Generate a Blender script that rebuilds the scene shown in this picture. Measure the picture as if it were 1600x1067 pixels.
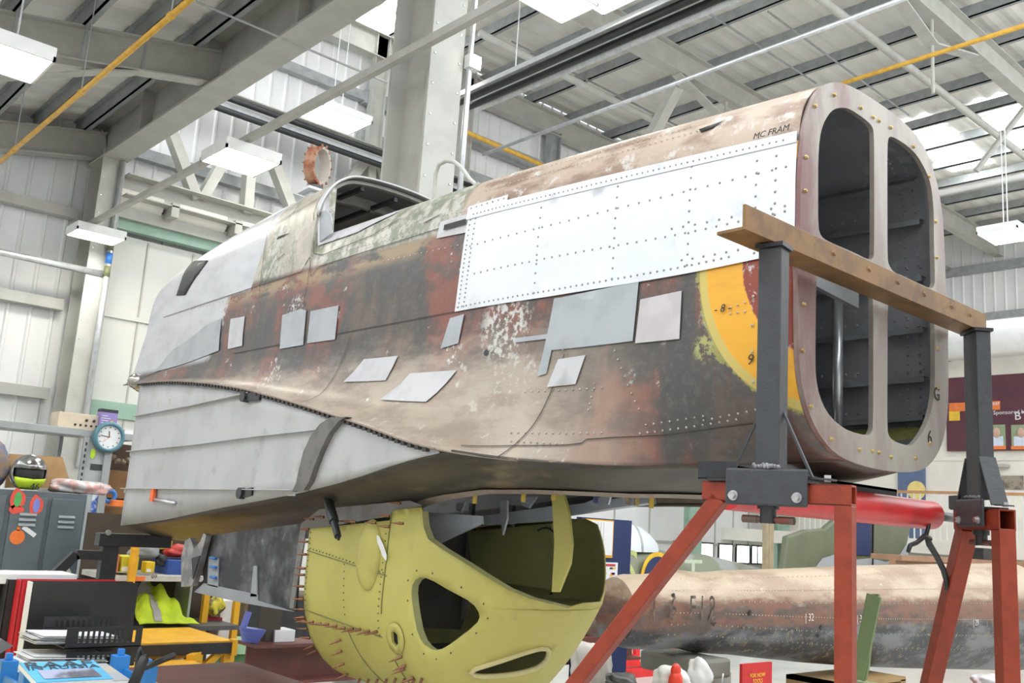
import bpy, math, random
import numpy as np
from mathutils import Matrix, Vector
from mathutils.geometry import delaunay_2d_cdt
random.seed(7); np.random.seed(7)
scene = bpy.context.scene
col = scene.collection
for o in list(bpy.data.objects): bpy.data.objects.remove(o)

# ------------------------------------------------------------------ camera
FPX, YAW, PITCH, ROLL, EYE = 1484.0, math.radians(41.535), math.radians(10.7025), math.radians(-3.77), 1.65
_f = np.array([math.sin(YAW)*math.cos(PITCH), math.cos(YAW)*math.cos(PITCH), math.sin(PITCH)])
_r = np.array([math.cos(YAW), -math.sin(YAW), 0.0]); _d = np.cross(_f, _r)
_c, _s = math.cos(ROLL), math.sin(ROLL)
RT, DN, FW = _c*_r+_s*_d, -_s*_r+_c*_d, _f
CAM = np.array([0.0, 0.0, EYE])
cd = bpy.data.cameras.new('camera'); cam = bpy.data.objects.new('camera', cd); col.objects.link(cam)
cd.sensor_width = 36.0; cd.sensor_fit = 'HORIZONTAL'; cd.lens = FPX*36.0/1600.0; cd.clip_start = 0.05; cd.clip_end = 200
m = Matrix.Identity(4)
for i in range(3):
    m[i][0], m[i][1], m[i][2], m[i][3] = RT[i], -DN[i], -FW[i], CAM[i]
cam.matrix_world = m
scene.camera = cam

# ------------------------------------------------------------------ world, exposure
w = bpy.data.worlds.new('overcast_sky'); scene.world = w; w.use_nodes = True
bg = w.node_tree.nodes['Background']; bg.inputs[0].default_value = (0.93, 0.97, 1.0, 1); bg.inputs[1].default_value = 2.3
vs = scene.view_settings
vs.view_transform = 'Standard'; vs.look = 'None'; vs.gamma = 1.0; vs.use_curve_mapping = False; vs.exposure = 0.55
SKYLIGHT = 9.0     # emission of the translucent roof lights
LAMP = 30.0        # emission of the luminaires

# ------------------------------------------------------------------ measuring helpers (photo sighting -> point on a known world plane)
def ray(x, y): return RT*((x-800)/FPX)+DN*((y-533.5)/FPX)+FW
def UX(x, y, X): d = ray(x, y); return CAM+d*(X/d[0])
def UY(x, y, Y): d = ray(x, y); return CAM+d*(Y/d[1])
def UZ(x, y, Z): d = ray(x, y); return CAM+d*((Z-EYE)/d[2])
def PR(P):
    v = np.asarray(P, float)-CAM
    z = v@FW
    return 800+FPX*(v@RT)/z, 533.5+FPX*(v@DN)/z, z

# ------------------------------------------------------------------ materials
MATS = {}
def newmat(name):
    mt = bpy.data.materials.new(name); mt.use_nodes = True; nt = mt.node_tree
    return mt, nt, nt.nodes['Principled BSDF']
class NT:
    """tiny node helper"""
    def __init__(s, nt): s.nt = nt
    def n(s, t, **k):
        nd = s.nt.nodes.new(t)
        for a, b in k.items(): setattr(nd, a, b)
        return nd
    def put(s, sock, v):
        if isinstance(v, bpy.types.NodeSocket): s.nt.links.new(v, sock)
        elif isinstance(v, (tuple, list)) and len(v) == 3 and sock.type == 'RGBA': sock.default_value = (*v, 1)
        else: sock.default_value = v
    def math(s, op, a, b=0.0, clamp=False):
        nd = s.n('ShaderNodeMath', operation=op, use_clamp=clamp); s.put(nd.inputs[0], a); s.put(nd.inputs[1], b); return nd.outputs[0]
    def step(s, v, lo, hi):
        nd = s.n('ShaderNodeMapRange', interpolation_type='SMOOTHSTEP'); s.put(nd.inputs[0], v); nd.inputs[1].default_value = lo; nd.inputs[2].default_value = hi
        return nd.outputs[0]
    def mix(s, f, a, b):
        nd = s.n('ShaderNodeMix', data_type='RGBA'); s.put(nd.inputs[0], f); s.put(nd.inputs[6], a); s.put(nd.inputs[7], b); return nd.outputs[2]
    def noise(s, vec, sc, det=3.0, rough=0.55):
        nd = s.n('ShaderNodeTexNoise'); nd.inputs['Scale'].default_value = sc; nd.inputs['Detail'].default_value = det; nd.inputs['Roughness'].default_value = rough
        if vec is not None: s.put(nd.inputs['Vector'], vec)
        return nd.outputs[0]
    def obj(s, scale=None):
        tc = s.n('ShaderNodeTexCoord').outputs['Object']
        if scale is None: return tc
        mp = s.n('ShaderNodeMapping'); s.put(mp.inputs[0], tc); mp.inputs['Scale'].default_value = scale; return mp.outputs[0]
    def pos(s): return s.n('ShaderNodeNewGeometry').outputs['Position']
    def sep(s, v):
        nd = s.n('ShaderNodeSeparateXYZ'); s.put(nd.inputs[0], v); return nd.outputs
    def bump(s, h, st, dist, bs):
        nd = s.n('ShaderNodeBump'); nd.inputs['Strength'].default_value = st; nd.inputs['Distance'].default_value = dist; s.put(nd.inputs['Height'], h); s.put(bs.inputs['Normal'], nd.outputs[0])

def M(name, c, rough=0.5, metal=0.0, c2=None, sc=6.0, lo=0.42, hi=0.62, bump=0.0, bsc=40.0, emit=0.0, stretch=None, alpha=None, c3=None, sc3=25.0, lo3=.58, hi3=.66):
    if name in MATS: return MATS[name]
    mt, nt, bs = newmat(name); N = NT(nt)
    bs.inputs['Roughness'].default_value = rough; bs.inputs['Metallic'].default_value = metal
    vec = N.obj(stretch)
    if c2 is None: c2 = tuple(min(1, x*0.86) for x in c)
    cc = N.mix(N.step(N.noise(vec, sc, 4), lo, hi), c, c2)
    if c3 is not None: cc = N.mix(N.step(N.noise(vec, sc3, 5, .65), lo3, hi3), cc, c3)
    N.put(bs.inputs['Base Color'], cc)
    if bump: N.bump(N.noise(vec, bsc, 3), bump, 0.01, bs)
    if emit:
        bs.inputs['Emission Color'].default_value = (*c, 1); bs.inputs['Emission Strength'].default_value = emit
    if alpha is not None:
        bs.inputs['Transmission Weight'].default_value = alpha; bs.inputs['IOR'].default_value = 1.1
    MATS[name] = mt; return mt

mSTEEL = M('painted_steel_grey', (.47, .465, .425), .5, 0, (.42, .415, .38), 3)
mSTEELD = M('galvanised_purlin', (.36, .38, .38), .5, .1, (.30, .32, .32), 5)
mSHEET = M('roof_liner_sheet', (.84, .82, .77), .6, 0, (.79, .77, .72), 1.5)
mCLAD = M('wall_cladding', (.80, .80, .79), .55, 0, (.75, .75, .75), 1.2)
mCREAM = M('cream_wall', (.84, .80, .72), .6, 0, (.76, .73, .66), 1)
mDOOR = M('door_panel_grey', (.66, .66, .62), .5, 0, (.62, .62, .58), 1.2)
mGREENF = M('sage_green_frame', (.30, .45, .36), .5, 0, (.26, .40, .32), 4)
mFLOOR = M('sealed_floor', (.55, .54, .51), .35, 0, (.47, .465, .44), 1.5)
mSKYL = M('translucent_roof_light', (.95, .98, 1.0), .5, 0, (.95, .98, 1.0), 1, emit=SKYLIGHT)
mLED = M('lamp_diffuser', (1.0, .98, .90), .5, 0, (1.0, .98, .90), 1, emit=LAMP)
mGLASSW = M('daylight_pane', (.95, .98, 1.0), .2, 0, (.95, .98, 1.0), 1, emit=3.0)
mWHITE = M('white_enamel', (.80, .80, .79), .4, 0, (.76, .76, .75), 6)
mYPIPE = M('ochre_gas_pipe', (.72, .42, .06), .45, 0, (.62, .34, .05), 8)
mCHROME = M('bright_conduit', (.72, .74, .76), .3, .7, (.62, .64, .66), 9)
mBLACK = M('black_paint', (.022, .023, .025), .45, 0, (.03, .03, .032), 12)
mDKGREY = M('charcoal_paint', (.052, .055, .060), .5, 0, (.045, .047, .052), 30, bump=.15, bsc=120)
mRED = M('red_oxide_paint', (.30, .040, .013), .48, 0, (.25, .032, .011), 25, bump=.12, bsc=90)
mPILLAR = M('bright_red_sleeve', (.62, .03, .03), .35, 0, (.50, .03, .03), 7)
mBOLT = M('zinc_bolt', (.62, .62, .62), .3, .8, (.5, .5, .5), 30)
mBRASS = M('brass_bolt', (.50, .38, .16), .35, .7, (.40, .28, .10), 30)
mYELLOW = M('rack_yellow', (.80, .42, .02), .45, 0, (.72, .36, .02), 9)
mBLUE = M('blue_plastic', (.05, .22, .62), .4, 0, (.04, .19, .55), 10)
mNAVY = M('navy_board', (.012, .025, .10), .55, 0, (.015, .03, .11), 5)
mORANGE = M('orange_card', (.85, .20, .04), .5, 0, (.80, .18, .03), 8)
mPAPER = M('white_paper', (.80, .80, .80), .7, 0, (.76, .76, .77), 8)
mCARD = M('cardboard', (.46, .28, .13), .8, 0, (.40, .24, .11), 6)
mSHELFG = M('grey_shelf_paint', (.36, .38, .38), .5, .1, (.31, .33, .33), 5)

# ------------------------------------------------------------------ mesh helpers
def wl(o):
    v = Vector((0, 0, 0))
    while o is not None: v += o.location; o = o.parent
    return np.array(v)
def link(name, V, F, mat, parent=None, smooth=False, local=False, bevel=0.0, solid=0.0, soff=-1.0, mats=None, auto=None):
    V = np.asarray(V, float)
    me = bpy.data.meshes.new(name)
    loc = np.zeros(3)
    if parent is None:
        lo, hi = V.min(0), V.max(0); loc = np.array([(lo[0]+hi[0])/2, (lo[1]+hi[1])/2, lo[2]]); V = V-loc
    elif not local: V = V-wl(parent)
    me.from_pydata([tuple(v) for v in V], [], [tuple(int(i) for i in f) for f in F]); me.update()
    for mm in (mats or [mat]): me.materials.append(mm)
    if smooth:
        me.polygons.foreach_set('use_smooth', [True]*len(me.polygons))
        if auto:
            me.set_sharp_from_angle(angle=math.radians(auto))
    o = bpy.data.objects.new(name, me); col.objects.link(o); o.location = loc
    if parent is not None: o.parent = parent
    if solid:
        md = o.modifiers.new('thickness', 'SOLIDIFY'); md.thickness = solid; md.offset = soff
        if mats and len(mats) > 1: md.material_offset = 1
    if bevel:
        md = o.modifiers.new('bevel', 'BEVEL'); md.width = bevel; md.segments = 2; md.limit_method = 'ANGLE'
    return o
def nrm(v): v = np.asarray(v, float); return v/max(1e-12, np.linalg.norm(v))
class MB:
    def __init__(s): s.V = []; s.F = []; s.n = 0
    def add(s, V, F):
        V = [np.asarray(v, float) for v in V]
        s.V += V; s.F += [tuple(i+s.n for i in f) for f in F]; s.n += len(V); return s
    def box(s, x0, x1, y0, y1, z0, z1):
        V = [(x, y, z) for x in (x0, x1) for y in (y0, y1) for z in (z0, z1)]
        return s.add(V, [(0, 1, 3, 2), (4, 6, 7, 5), (0, 4, 5, 1), (2, 3, 7, 6), (0, 2, 6, 4), (1, 5, 7, 3)])
    def bar(s, p, q, wd, ht, up=(0, 0, 1)):
        p, q = np.asarray(p, float), np.asarray(q, float); d = nrm(q-p); u = np.asarray(up, float)
        if abs(d@u) > .99: u = np.array([1.0, 0, 0])
        a = nrm(np.cross(d, u)); b = np.cross(a, d)
        V = [e+sa*a*wd/2+sb*b*ht/2 for e in (p, q) for sa in (-1, 1) for sb in (-1, 1)]
        return s.add(V, [(0, 1, 3, 2), (4, 6, 7, 5), (0, 4, 5, 1), (2, 3, 7, 6), (0, 2, 6, 4), (1, 5, 7, 3)])
    def tube(s, pts, r, n=10, closed=False):
        pts = [np.asarray(p, float) for p in pts]; k = len(pts); rr = r if isinstance(r, (list, tuple)) else [r]*k
        V = []; pa = None
        for i, p in enumerate(pts):
            if closed: t = nrm(pts[(i+1) % k]-pts[i-1])
            else: t = nrm(pts[min(i+1, k-1)]-pts[max(i-1, 0)])
            if pa is None:
                u = np.array([0, 0, 1.0]) if abs(t[2]) < .9 else np.array([1.0, 0, 0]); a = nrm(np.cross(t, u))
            else: a = nrm(pa-t*(pa@t))
            pa = a; b = np.cross(t, a)
            V += [p+rr[i]*(math.cos(2*math.pi*j/n)*a+math.sin(2*math.pi*j/n)*b) for j in range(n)]
        F = []
        for i in range(k if closed else k-1):
            i2 = (i+1) % k
            F += [(i*n+j, i*n+(j+1) % n, i2*n+(j+1) % n, i2*n+j) for j in range(n)]
        if not closed: F += [tuple(range(n-1, -1, -1)), tuple((k-1)*n+j for j in range(n))]
        return s.add(V, F)
    def prism(s, poly, ext):
        poly = [np.asarray(p, float) for p in poly]; ext = np.asarray(ext, float); n = len(poly)
        return s.add(poly+[p+ext for p in poly], [tuple(range(n)), tuple(range(2*n-1, n-1, -1))]+[(i, i+n, (i+1) % n+n, (i+1) % n) for i in range(n)])
    def quad(s, a, b, c, d): return s.add([a, b, c, d], [(0, 1, 2, 3)])
    def ibeam(s, p, q, dep, wid, tf=.02, tw=.014, up=(0, 0, 1)):
        p, q, u = np.asarray(p, float), np.asarray(q, float), np.asarray(up, float)
        d = nrm(q-p); a = nrm(np.cross(d, u)); b = np.cross(a, d)
        for sg in (-1, 1): s.bar(p+b*sg*(dep/2-tf/2), q+b*sg*(dep/2-tf/2), wid, tf, up)
        return s.bar(p, q, tw, dep-2*tf, up)
    def ball(s, c, r, nu=8, nv=5, sc=(1, 1, 1)):
        V = []; F = []; c = np.asarray(c, float)
        for i in range(nv+1):
            th = math.pi*i/nv
            for j in range(nu):
                ph = 2*math.pi*j/nu; V.append(c+r*np.array([math.sin(th)*math.cos(ph)*sc[0], math.sin(th)*math.sin(ph)*sc[1], math.cos(th)*sc[2]]))
        for i in range(nv):
            for j in range(nu): F.append((i*nu+j, (i+1)*nu+j, (i+1)*nu+(j+1) % nu, i*nu+(j+1) % nu))
        return s.add(V, F)
    def dome(s, c, nv, r, h=None):
        c, nv = np.asarray(c, float), nrm(nv); h = h or r*.6
        u = np.array([0, 0, 1.0]) if abs(nv[2]) < .9 else np.array([1.0, 0, 0]); a = nrm(np.cross(nv, u)); b = np.cross(nv, a)
        V = [c+r*(math.cos(j*math.pi/3)*a+math.sin(j*math.pi/3)*b) for j in range(6)]
        V += [c+nv*h*.8+r*.6*(math.cos(j*math.pi/3)*a+math.sin(j*math.pi/3)*b) for j in range(6)]
        return s.add(V, [(j, (j+1) % 6, 6+(j+1) % 6, 6+j) for j in range(6)]+[(6, 7, 8, 9, 10, 11)])
    def build(s, name, mat, parent=None, **k): return link(name, s.V, s.F, mat, parent, **k)

def crumple(name, c, rad, mat, seed=0, amp=.12, nu=28, nv=18, parent=None):
    rnd = random.Random(seed); ph = [rnd.uniform(0, 6.3) for _ in range(9)]; b = MB(); b.ball((0, 0, 0), 1.0, nu, nv)
    for i, v in enumerate(b.V):
        f = math.sin(4*v[0]+3*v[2]+ph[0])+.7*math.sin(7*v[1]-5*v[2]+ph[1])+.5*abs(math.sin(11*v[0]+9*v[1]+ph[2]))+.4*abs(math.sin(15*v[2]-12*v[0]+ph[3]))
        p = v*(1+amp*f); p[2] = max(p[2], -.8); b.V[i] = np.asarray(c, float)+p*np.asarray(rad, float)
    return b.build(name, mat, parent, smooth=True)
def cdt_mesh(outline, holes, step, fmap):
    """triangulate a 2-D outline with holes, fill with grid points, map to 3-D"""
    def dens(pl):
        out = []
        for i in range(len(pl)):
            a, b = np.array(pl[i], float), np.array(pl[(i+1) % len(pl)], float); k = max(1, int(np.linalg.norm(b-a)/step))
            out += [a+(b-a)*j/k for j in range(k)]
        return out
    def inside(p, pl):
        x, y = p; c = False; n = len(pl)
        for i in range(n):
            x0, y0 = pl[i]; x1, y1 = pl[i-1]
            if (y0 > y) != (y1 > y) and x < (x1-x0)*(y-y0)/(y1-y0+1e-15)+x0: c = not c
        return c
    loops = [dens(outline)]+[dens(h) for h in holes]
    P = []; E = []
    for lp in loops:
        b0 = len(P); P += [Vector((float(q[0]), float(q[1]))) for q in lp]; E += [(b0+i, b0+(i+1) % len(lp)) for i in range(len(lp))]
    bd = np.array([list(p) for p in P])
    lo, hi = bd.min(0), bd.max(0)
    for x in np.arange(lo[0]+step*.5, hi[0], step):
        for y in np.arange(lo[1]+step*.5, hi[1], step):
            if np.min(np.abs(bd[:, 0]-x)+np.abs(bd[:, 1]-y)) > step*.55 and inside((x, y), loops[0]) and not any(inside((x, y), h) for h in loops[1:]):
                P.append(Vector((x, y)))
    r = delaunay_2d_cdt(P, E, [], 0, 1e-6)
    vs_, fs = r[0], r[2]; F = []
    for f in fs:
        c = ((vs_[f[0]][0]+vs_[f[1]][0]+vs_[f[2]][0])/3, (vs_[f[0]][1]+vs_[f[1]][1]+vs_[f[2]][1])/3)
        if inside(c, loops[0]) and not any(inside(c, h) for h in loops[1:]): F.append(tuple(f))
    return [fmap(v[0], v[1]) for v in vs_], F
def smooth_loop(pts, it=2):
    pts = [np.array(p, float) for p in pts]
    for _ in range(it):
        q = []
        for i in range(len(pts)):
            a, b = pts[i], pts[(i+1) % len(pts)]; q += [a*.75+b*.25, a*.25+b*.75]
        pts = q
    return pts

def tag(o, label=None, cat=None, group=None, kind=None):
    if label: o['label'] = label
    if cat: o['category'] = cat
    if group: o['group'] = group
    if kind: o['kind'] = kind
    return o
def thing(name, loc, label, cat, group=None, rz=0.0):
    o = bpy.data.objects.new(name, None); col.objects.link(o); o.location = tuple(float(x) for x in loc); o.rotation_euler = (0, 0, rz); o.empty_display_size = .1
    return tag(o, label, cat, group)
def struct(o): o['kind'] = 'structure'; return o
def stuff(o): o['kind'] = 'stuff'; return o
def copies(src, mats, parent):
    """linked copies of a part: mats = list of 4x4 matrices in the parent's space"""
    for k, mm in enumerate(mats):
        o = src if k == 0 else src.copy()
        if k: col.objects.link(o); o.parent = parent
        o.matrix_local = mm
def text(name, body, size, loc, R3, mat, parent=None, ext=0.0005, align='CENTER', shear=0.0, sx=1.0):
    cu = bpy.data.curves.new(name, 'FONT'); cu.body = body; cu.size = size; cu.align_x = align; cu.align_y = 'CENTER'; cu.extrude = ext; cu.shear = shear; cu.resolution_u = 2
    t = bpy.data.objects.new(name+'_c', cu); col.objects.link(t)
    dg = bpy.context.evaluated_depsgraph_get(); me = bpy.data.meshes.new_from_object(t.evaluated_get(dg)); bpy.data.objects.remove(t)
    me.materials.clear(); me.materials.append(mat); me.name = name
    o = bpy.data.objects.new(name, me); col.objects.link(o)
    mm = Matrix.Identity(4)
    for i in range(3):
        for j in range(3): mm[i][j] = R3[j][i]*(sx if j == 0 else 1)
    base = np.array(loc, float)
    if parent is not None: o.parent = parent; base = base-wl(parent)
    for i in range(3): mm[i][3] = base[i]
    o.matrix_local = mm
    return o
FACE_NX = ((0, -1, 0), (0, 0, 1), (-1, 0, 0))     # lettering read when looking towards +X
FACE_NY = ((1, 0, 0), (0, 0, 1), (0, -1, 0))      # lettering read when looking towards +Y

# ================================================================== THE HALL
YW, XW, XR, XC = 14.9, 22.5, 28.4, 4.4        # far wall, right wall, valley column line
struct(MB().box(-3, XR+.3, -3, YW+.3, -.1, 0).build('floor', mFLOOR))
def ribbed(name, x0, x1, z0, z1, Y, pitch=.30, mat=mCLAD, parent=None):
    V = []; F = []; x = x0; prof = []
    while x < x1:
        prof += [(x, 0), (min(x+pitch-.07, x1), 0), (min(x+pitch-.05, x1), -.03), (min(x+pitch-.02, x1), -.03)]; x += pitch
    prof.append((x1, 0))
    for (a, d) in prof: V += [(a, Y+d, z0), (a, Y+d, z1)]
    for i in range(len(prof)-1): F.append((2*i, 2*i+1, 2*i+3, 2*i+2))
    return link(name, V, F, mat, parent)
wf = struct(ribbed('wall_far', -2.5, XC+.3, 0, 7.6, YW))
wu = struct(ribbed('wall_far_upper', XC-.3, XR, 0, 11.2, YW+.02))
def girt(px0, px1, py, Y, mat, h=.20, d=.12, parent=None, x0=None, x1=None):
    a = UY(px0, py, Y); z = a[2]; X0 = a[0] if x0 is None else x0; X1 = UY(px1, py, Y)[0] if x1 is None else x1
    return MB().box(X0, X1, Y-d, Y, z-h/2, z+h/2).build('girt', mat, parent)
for px, py in ((50, 321), (50, 470), (40, 612)):
    girt(px, px, py, YW-.05, mSTEEL, .16, .16, wf, -2.4, XC-.25)
for px, py in ((437, 102), (260, 255)):
    girt(px, px, py, YW-.05, mSTEELD, .18, .14, wu, XC+.2, 9.4)
g = UY(790, 243, YW-.05)[2]
MB().box(8.9, 13.6, YW-.2, YW-.05, g-.14, g+.14).build('girt', mSTEELD, wu)
g = UY(745, 283, YW-.05)[2]
MB().box(8.9, 13.6, YW-.2, YW-.05, g-.12, g+.12).build('girt', mSTEELD, wu)
for px in (587, 728):     # wall posts of the far wall
    x = UY(px, 150, YW-.2)[0]
    MB().ibeam((x, YW-.25, 5.5), (x, YW-.25, 11), .3, .16, up=(1, 0, 0)).build('wall_post', mSTEEL, wu)
x = UY(862, 230, YW-.2)[0]
MB().ibeam((x, YW-.25, 0), (x, YW-.25, 10.3), .3, .2, up=(1, 0, 0)).build('wall_post', mSTEELD, wu)
# sliding door in the far wall behind the nose
dr = struct(MB().box(XC+.28, 9.6, YW-.3, YW-.12, .1, UY(210, 372, YW-.3)[2]).build('door_1', mDOOR))
zs_ = UY(200, 497, YW-.31)[2]
MB().box(XC+.3, 9.6, YW-.34, YW-.3, zs_-.035, zs_+.035).build('door_rail', mDOOR, dr)
for px in (227, 300, 172):
    x = UY(px, 420, YW-.31)[0]; MB().box(x-.012, x+.012, YW-.315, YW-.298, .1, UY(210, 375, YW-.3)[2]).build('panel_joint', mSTEEL, dr)
zt_ = UY(270, 378, YW-.35)[2]
MB().box(XC+.2, 9.6, YW-.46, YW-.3, zt_-.02, zt_+.14).build('track', mGREENF, dr)
z2_ = UY(190, 642, YW-.35)[2]
MB().box(XC+.3, 9.6, YW-.36, YW-.3, z2_-.12, z2_+.12).build('lower_rail', mGREENF, dr)
# lintel beam and lattice girder over the door
lt = thing('lattice_girder', (7.5, YW-.5, 6.2), 'pale steel lattice girder with diagonal braces above the sliding door', 'girder')
za = UY(330, 330, YW-.6)[2]
MB().ibeam((XC+.2, YW-.6, za), (11, YW-.6, za), .34, .5).build('bottom_chord', mSTEEL, lt)
zb_ = UY(330, 355, YW-.5)[2]
MB().box(XC+.2, 11, YW-.55, YW-.35, zb_-.22, zb_-.02).build('lintel', mSTEEL, lt)
for k in range(5):
    x = XC+.9+k*1.05; MB().box(x, x+.12, YW-.85, YW-.35, zb_-.1, zb_+.12).build('bracket', mSTEEL, lt)
    MB().tube([(x-.85, YW-.5, zb_+.1), (x-.05, YW-.5, zb_+.1)], .16, 10).build('roller_cover', mCREAM, lt, smooth=True, auto=50)
zt2 = UY(500, 212, YW-.6)[2]
MB().ibeam((XC+.2, YW-.6, zt2), (11, YW-.6, zt2), .26, .3).build('top_chord', mSTEEL, lt)
for (a, b) in (((266, 205), (306, 312)), ((360, 232), (314, 312)), ((392, 232), (384, 335)), ((418, 232), (462, 346)), ((572, 250), (528, 300)), ((578, 250), (577, 300)), ((584, 250), (606, 310))):
    p, q = UY(*a, YW-.6), UY(*b, YW-.6); MB().bar(p, q, .16, .2, (0, 1, 0)).build('brace', mSTEEL, lt)

# the two sides of the hall behind the photographer
wb = struct(MB().box(-3.2, XW, -3.2, -3.0, 0, 6.0).build('wall_back', mCLAD)); wlf = struct(MB().box(-3.2, -3.0, -3.0, YW, 0, 5.4).build('wall_left', mCLAD))
# valley columns and valley beam
def icolumn(y, label, zt=6.7, dep=.56, wid=.34):
    c = thing('steel_column', (XC, y, 0), label, 'column', 'valley columns')
    for sg, nm in ((-1, 'near_flange'), (1, 'far_flange')):
        MB().box(XC-wid/2, XC+wid/2, y+sg*(dep/2)-.015, y+sg*(dep/2)+.015, 0, zt).build('flange', mSTEEL, c)
    MB().box(XC-.012, XC+.012, y-dep/2+.015, y+dep/2-.015, 0, zt).build('web', mSTEEL, c)
    b = MB()
    for k in range(16): 
        for dx in (-.13, .13): b.dome((XC+dx, y-dep/2-.015, 2.2+k*.27), (0, -1, 0), .014)
    b.build('bolts', mBOLT, c); return c
icolumn(6.32, 'tall pale grey I-section column rising behind the cockpit', 8.6)
icolumn(YW-.45, 'pale grey column at the far wall beside the sliding door', 6.7)
vb = thing('valley_beam', (XC, 9, 6.5), 'deep pale grey steel beam running between the two columns, upper left', 'beam')
zb0 = 6.6
MB().box(XC-.18, XC+.18, 1.5, YW, zb0-.03, zb0).build('bottom_flange', mSTEEL, vb)
MB().box(XC-.015, XC+.015, 1.5, YW, zb0, zb0+.62).build('web', mSTEEL, vb)
MB().box(XC-.18, XC+.18, 1.5, YW, zb0+.62, zb0+.65).build('top_flange', mSTEEL, vb)
for y in (6.3, 8.5, 10.7, 12.8):
    MB().box(XC-.17, XC+.17, y-.01, y+.01, zb0, zb0+.62).build('stiffener', mSTEEL, vb)
# clerestory cladding between the low and the high roof
if 0: cl = thing('clerestory', (XC+.25, 9, 7.3), 'white ribbed cladding strip above the valley beam', 'cladding')
V = []; F = []
ys = np.arange(1.5, YW, .3)
for i, y in enumerate(ys):
    for dy, dx in ((0, 0), (.23, 0), (.25, -.03), (.28, -.03)): V += [(XC+.3+dx, y+dy, 7.25), (XC+.3+dx, y+dy, 10.9)]
for i in range(len(V)//2-1): F.append((2*i, 2*i+1, 2*i+3, 2*i+2))
# only a low strip is solid: the hall is open above it
V = [(v[0], v[1], 7.25 if v[2] < 8 else 7.9) for v in V]


# lean-to roof (left) : falls away from the valley beam
ZL = lambda X: 7.32-(XC-X)*.205
V = []
ys = list(np.arange(4.0, YW+.05, .1))
for i, y in enumerate(ys):
    dz = 0.0 if i % 4 in (0, 1) else .025
    V += [(-1.5, y, ZL(-1.5)+dz), (XC+.05, y, ZL(XC+.05)+dz)]
cL = struct(link('ceiling', V, [(2*k, 2*k+1, 2*k+3, 2*k+2) for k in range(len(ys)-1)], mSHEET))
for X in (1.3, 2.05, 2.75, 3.4, 4.0):
    z = ZL(X)-.02
    b = MB(); b.box(X-.012, X+.012, 4.0, YW, z-.22, z).box(X-.012, X+.07, 4.0, YW, z-.22, z-.205).box(X-.06, X+.012, 4.0, YW, z-.015, z)
    b.build('purlin', mSTEELD, cL)
for Y in (10.7, 6.3, YW-.3):
    a, q = (-1.2, Y, ZL(-1.2)-.45), (XC-.02, Y, ZL(XC)-.45)
    MB().ibeam(a, q, .42, .2).build('rafter', mSTEEL, cL)
for Y in (10.7,):
    # haunch: a second flange sweeping down to the left with a web
    top = [(XC-1.0, Y, ZL(XC-1.0)-.66), (XC-2.2, Y, ZL(XC-2.2)-.68)]
    poly = [(3.35, Y-.007, ZL(3.35)-.66), (-1.2, Y-.007, ZL(-1.2)-.66), (-1.2, Y-.007, ZL(-1.2)-1.5), (1.0, Y-.007, ZL(1.0)-1.22), (2.2, Y-.007, ZL(2.2)-.92), (3.0, Y-.007, ZL(3.0)-.72)]
    h = MB()
    pts = [(3.4, ZL(3.4)-.67), (3.0, ZL(3.0)-.73), (2.2, ZL(2.2)-.93), (1.0, ZL(1.0)-1.23), (-1.2, ZL(-1.2)-1.5)]
    for (x0, z0), (x1, z1) in zip(pts, pts[1:]): h.bar((x0, Y, z0), (x1, Y, z1), .2, .02)
    h.build('haunch_flange', mSTEEL, cL)
for X in (2.05, 2.75, 3.4):
    MB().box(X+.02, X+.05, 10.58, 10.6, ZL(X)-.64, ZL(X)-.06).build('cleat', mSTEELD, cL)
# main hall roof, nearly flat
ZR = 11.0
ys = list(np.arange(2.6, YW+.05, .1))
SK = [(19.55, 20.25, 8.7, 9.45), (20.5, 21.7, 8.7, 9.6), (21.85, 23.0, 8.75, 9.7), (19.55, 20.2, 7.15, 7.9), (20.4, 21.6, 7.15, 7.95), (21.75, 22.9, 7.2, 7.95),
      (8.6, 9.3, 13.65, 14.0), (8.6, 9.8, 14.3, 14.8)]
V = []; F = []
for i, y in enumerate(ys):
    zz = ZR+(0.0 if i % 4 in (0, 1) else .025); V += [(XC+.2, y, zz), (XR, y, zz)]
F = [(2*k, 2*k+1, 2*k+3, 2*k+2) for k in range(len(ys)-1)]
cR = struct(link('ceiling_hall', V, F, mSHEET))
for k in range(len(SK)):
    a, b_, c_, d_ = SK[k]
    o = struct(MB().box(a, b_, c_, d_, ZR-.03, ZR-.005).build('window_%d' % (k+1), mSKYL))
X = 5.4
while X < XR:
    z = ZR-.04
    MB().box(X-.012, X+.012, 2.6, YW, z-.22, z).box(X-.012, X+.08, 2.6, YW, z-.22, z-.2).build('purlin', mSTEELD, cR); X += 1.28
for Y in (6.37, 10.7, YW-.25):
    MB().ibeam((XC+.2, Y, ZR-.55), (XR, Y, ZR-.55), .5, .24).build('rafter', mSTEEL, cR)
for Y, xs in ((10.7, (14.8,)), (6.37, (14.4,))):
    for x in xs:      # knee brackets under the rafters
        for sg in (-1, 1): MB().bar((x, Y, ZR-1.25), (x+sg*1.6, Y, ZR-.82), .2, .03).build('knee_flange', mSTEEL, cR)
        MB().tube([(x, Y, ZR-.8), (x, Y, ZR-2.1)], .03, 8).build('drop_rod', mSTEEL, cR)
for Y in (12.1, 7.2):
    MB().tube([(9.5, Y, 10.0), (XR, Y, 10.0)], .07, 10).build('tie_tube', mSTEEL, cR, smooth=True)
MB().bar(UY(1058, 135, 10.7), UY(1012, 225, 11.5), .2, .2).build('brace', mSTEEL, cR)
p = UZ(1600, 170, 10.2); q = UZ(1525, 267, 9.0); MB().tube([p, q], .06, 8).build('brace', mSTEEL, cR)
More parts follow.
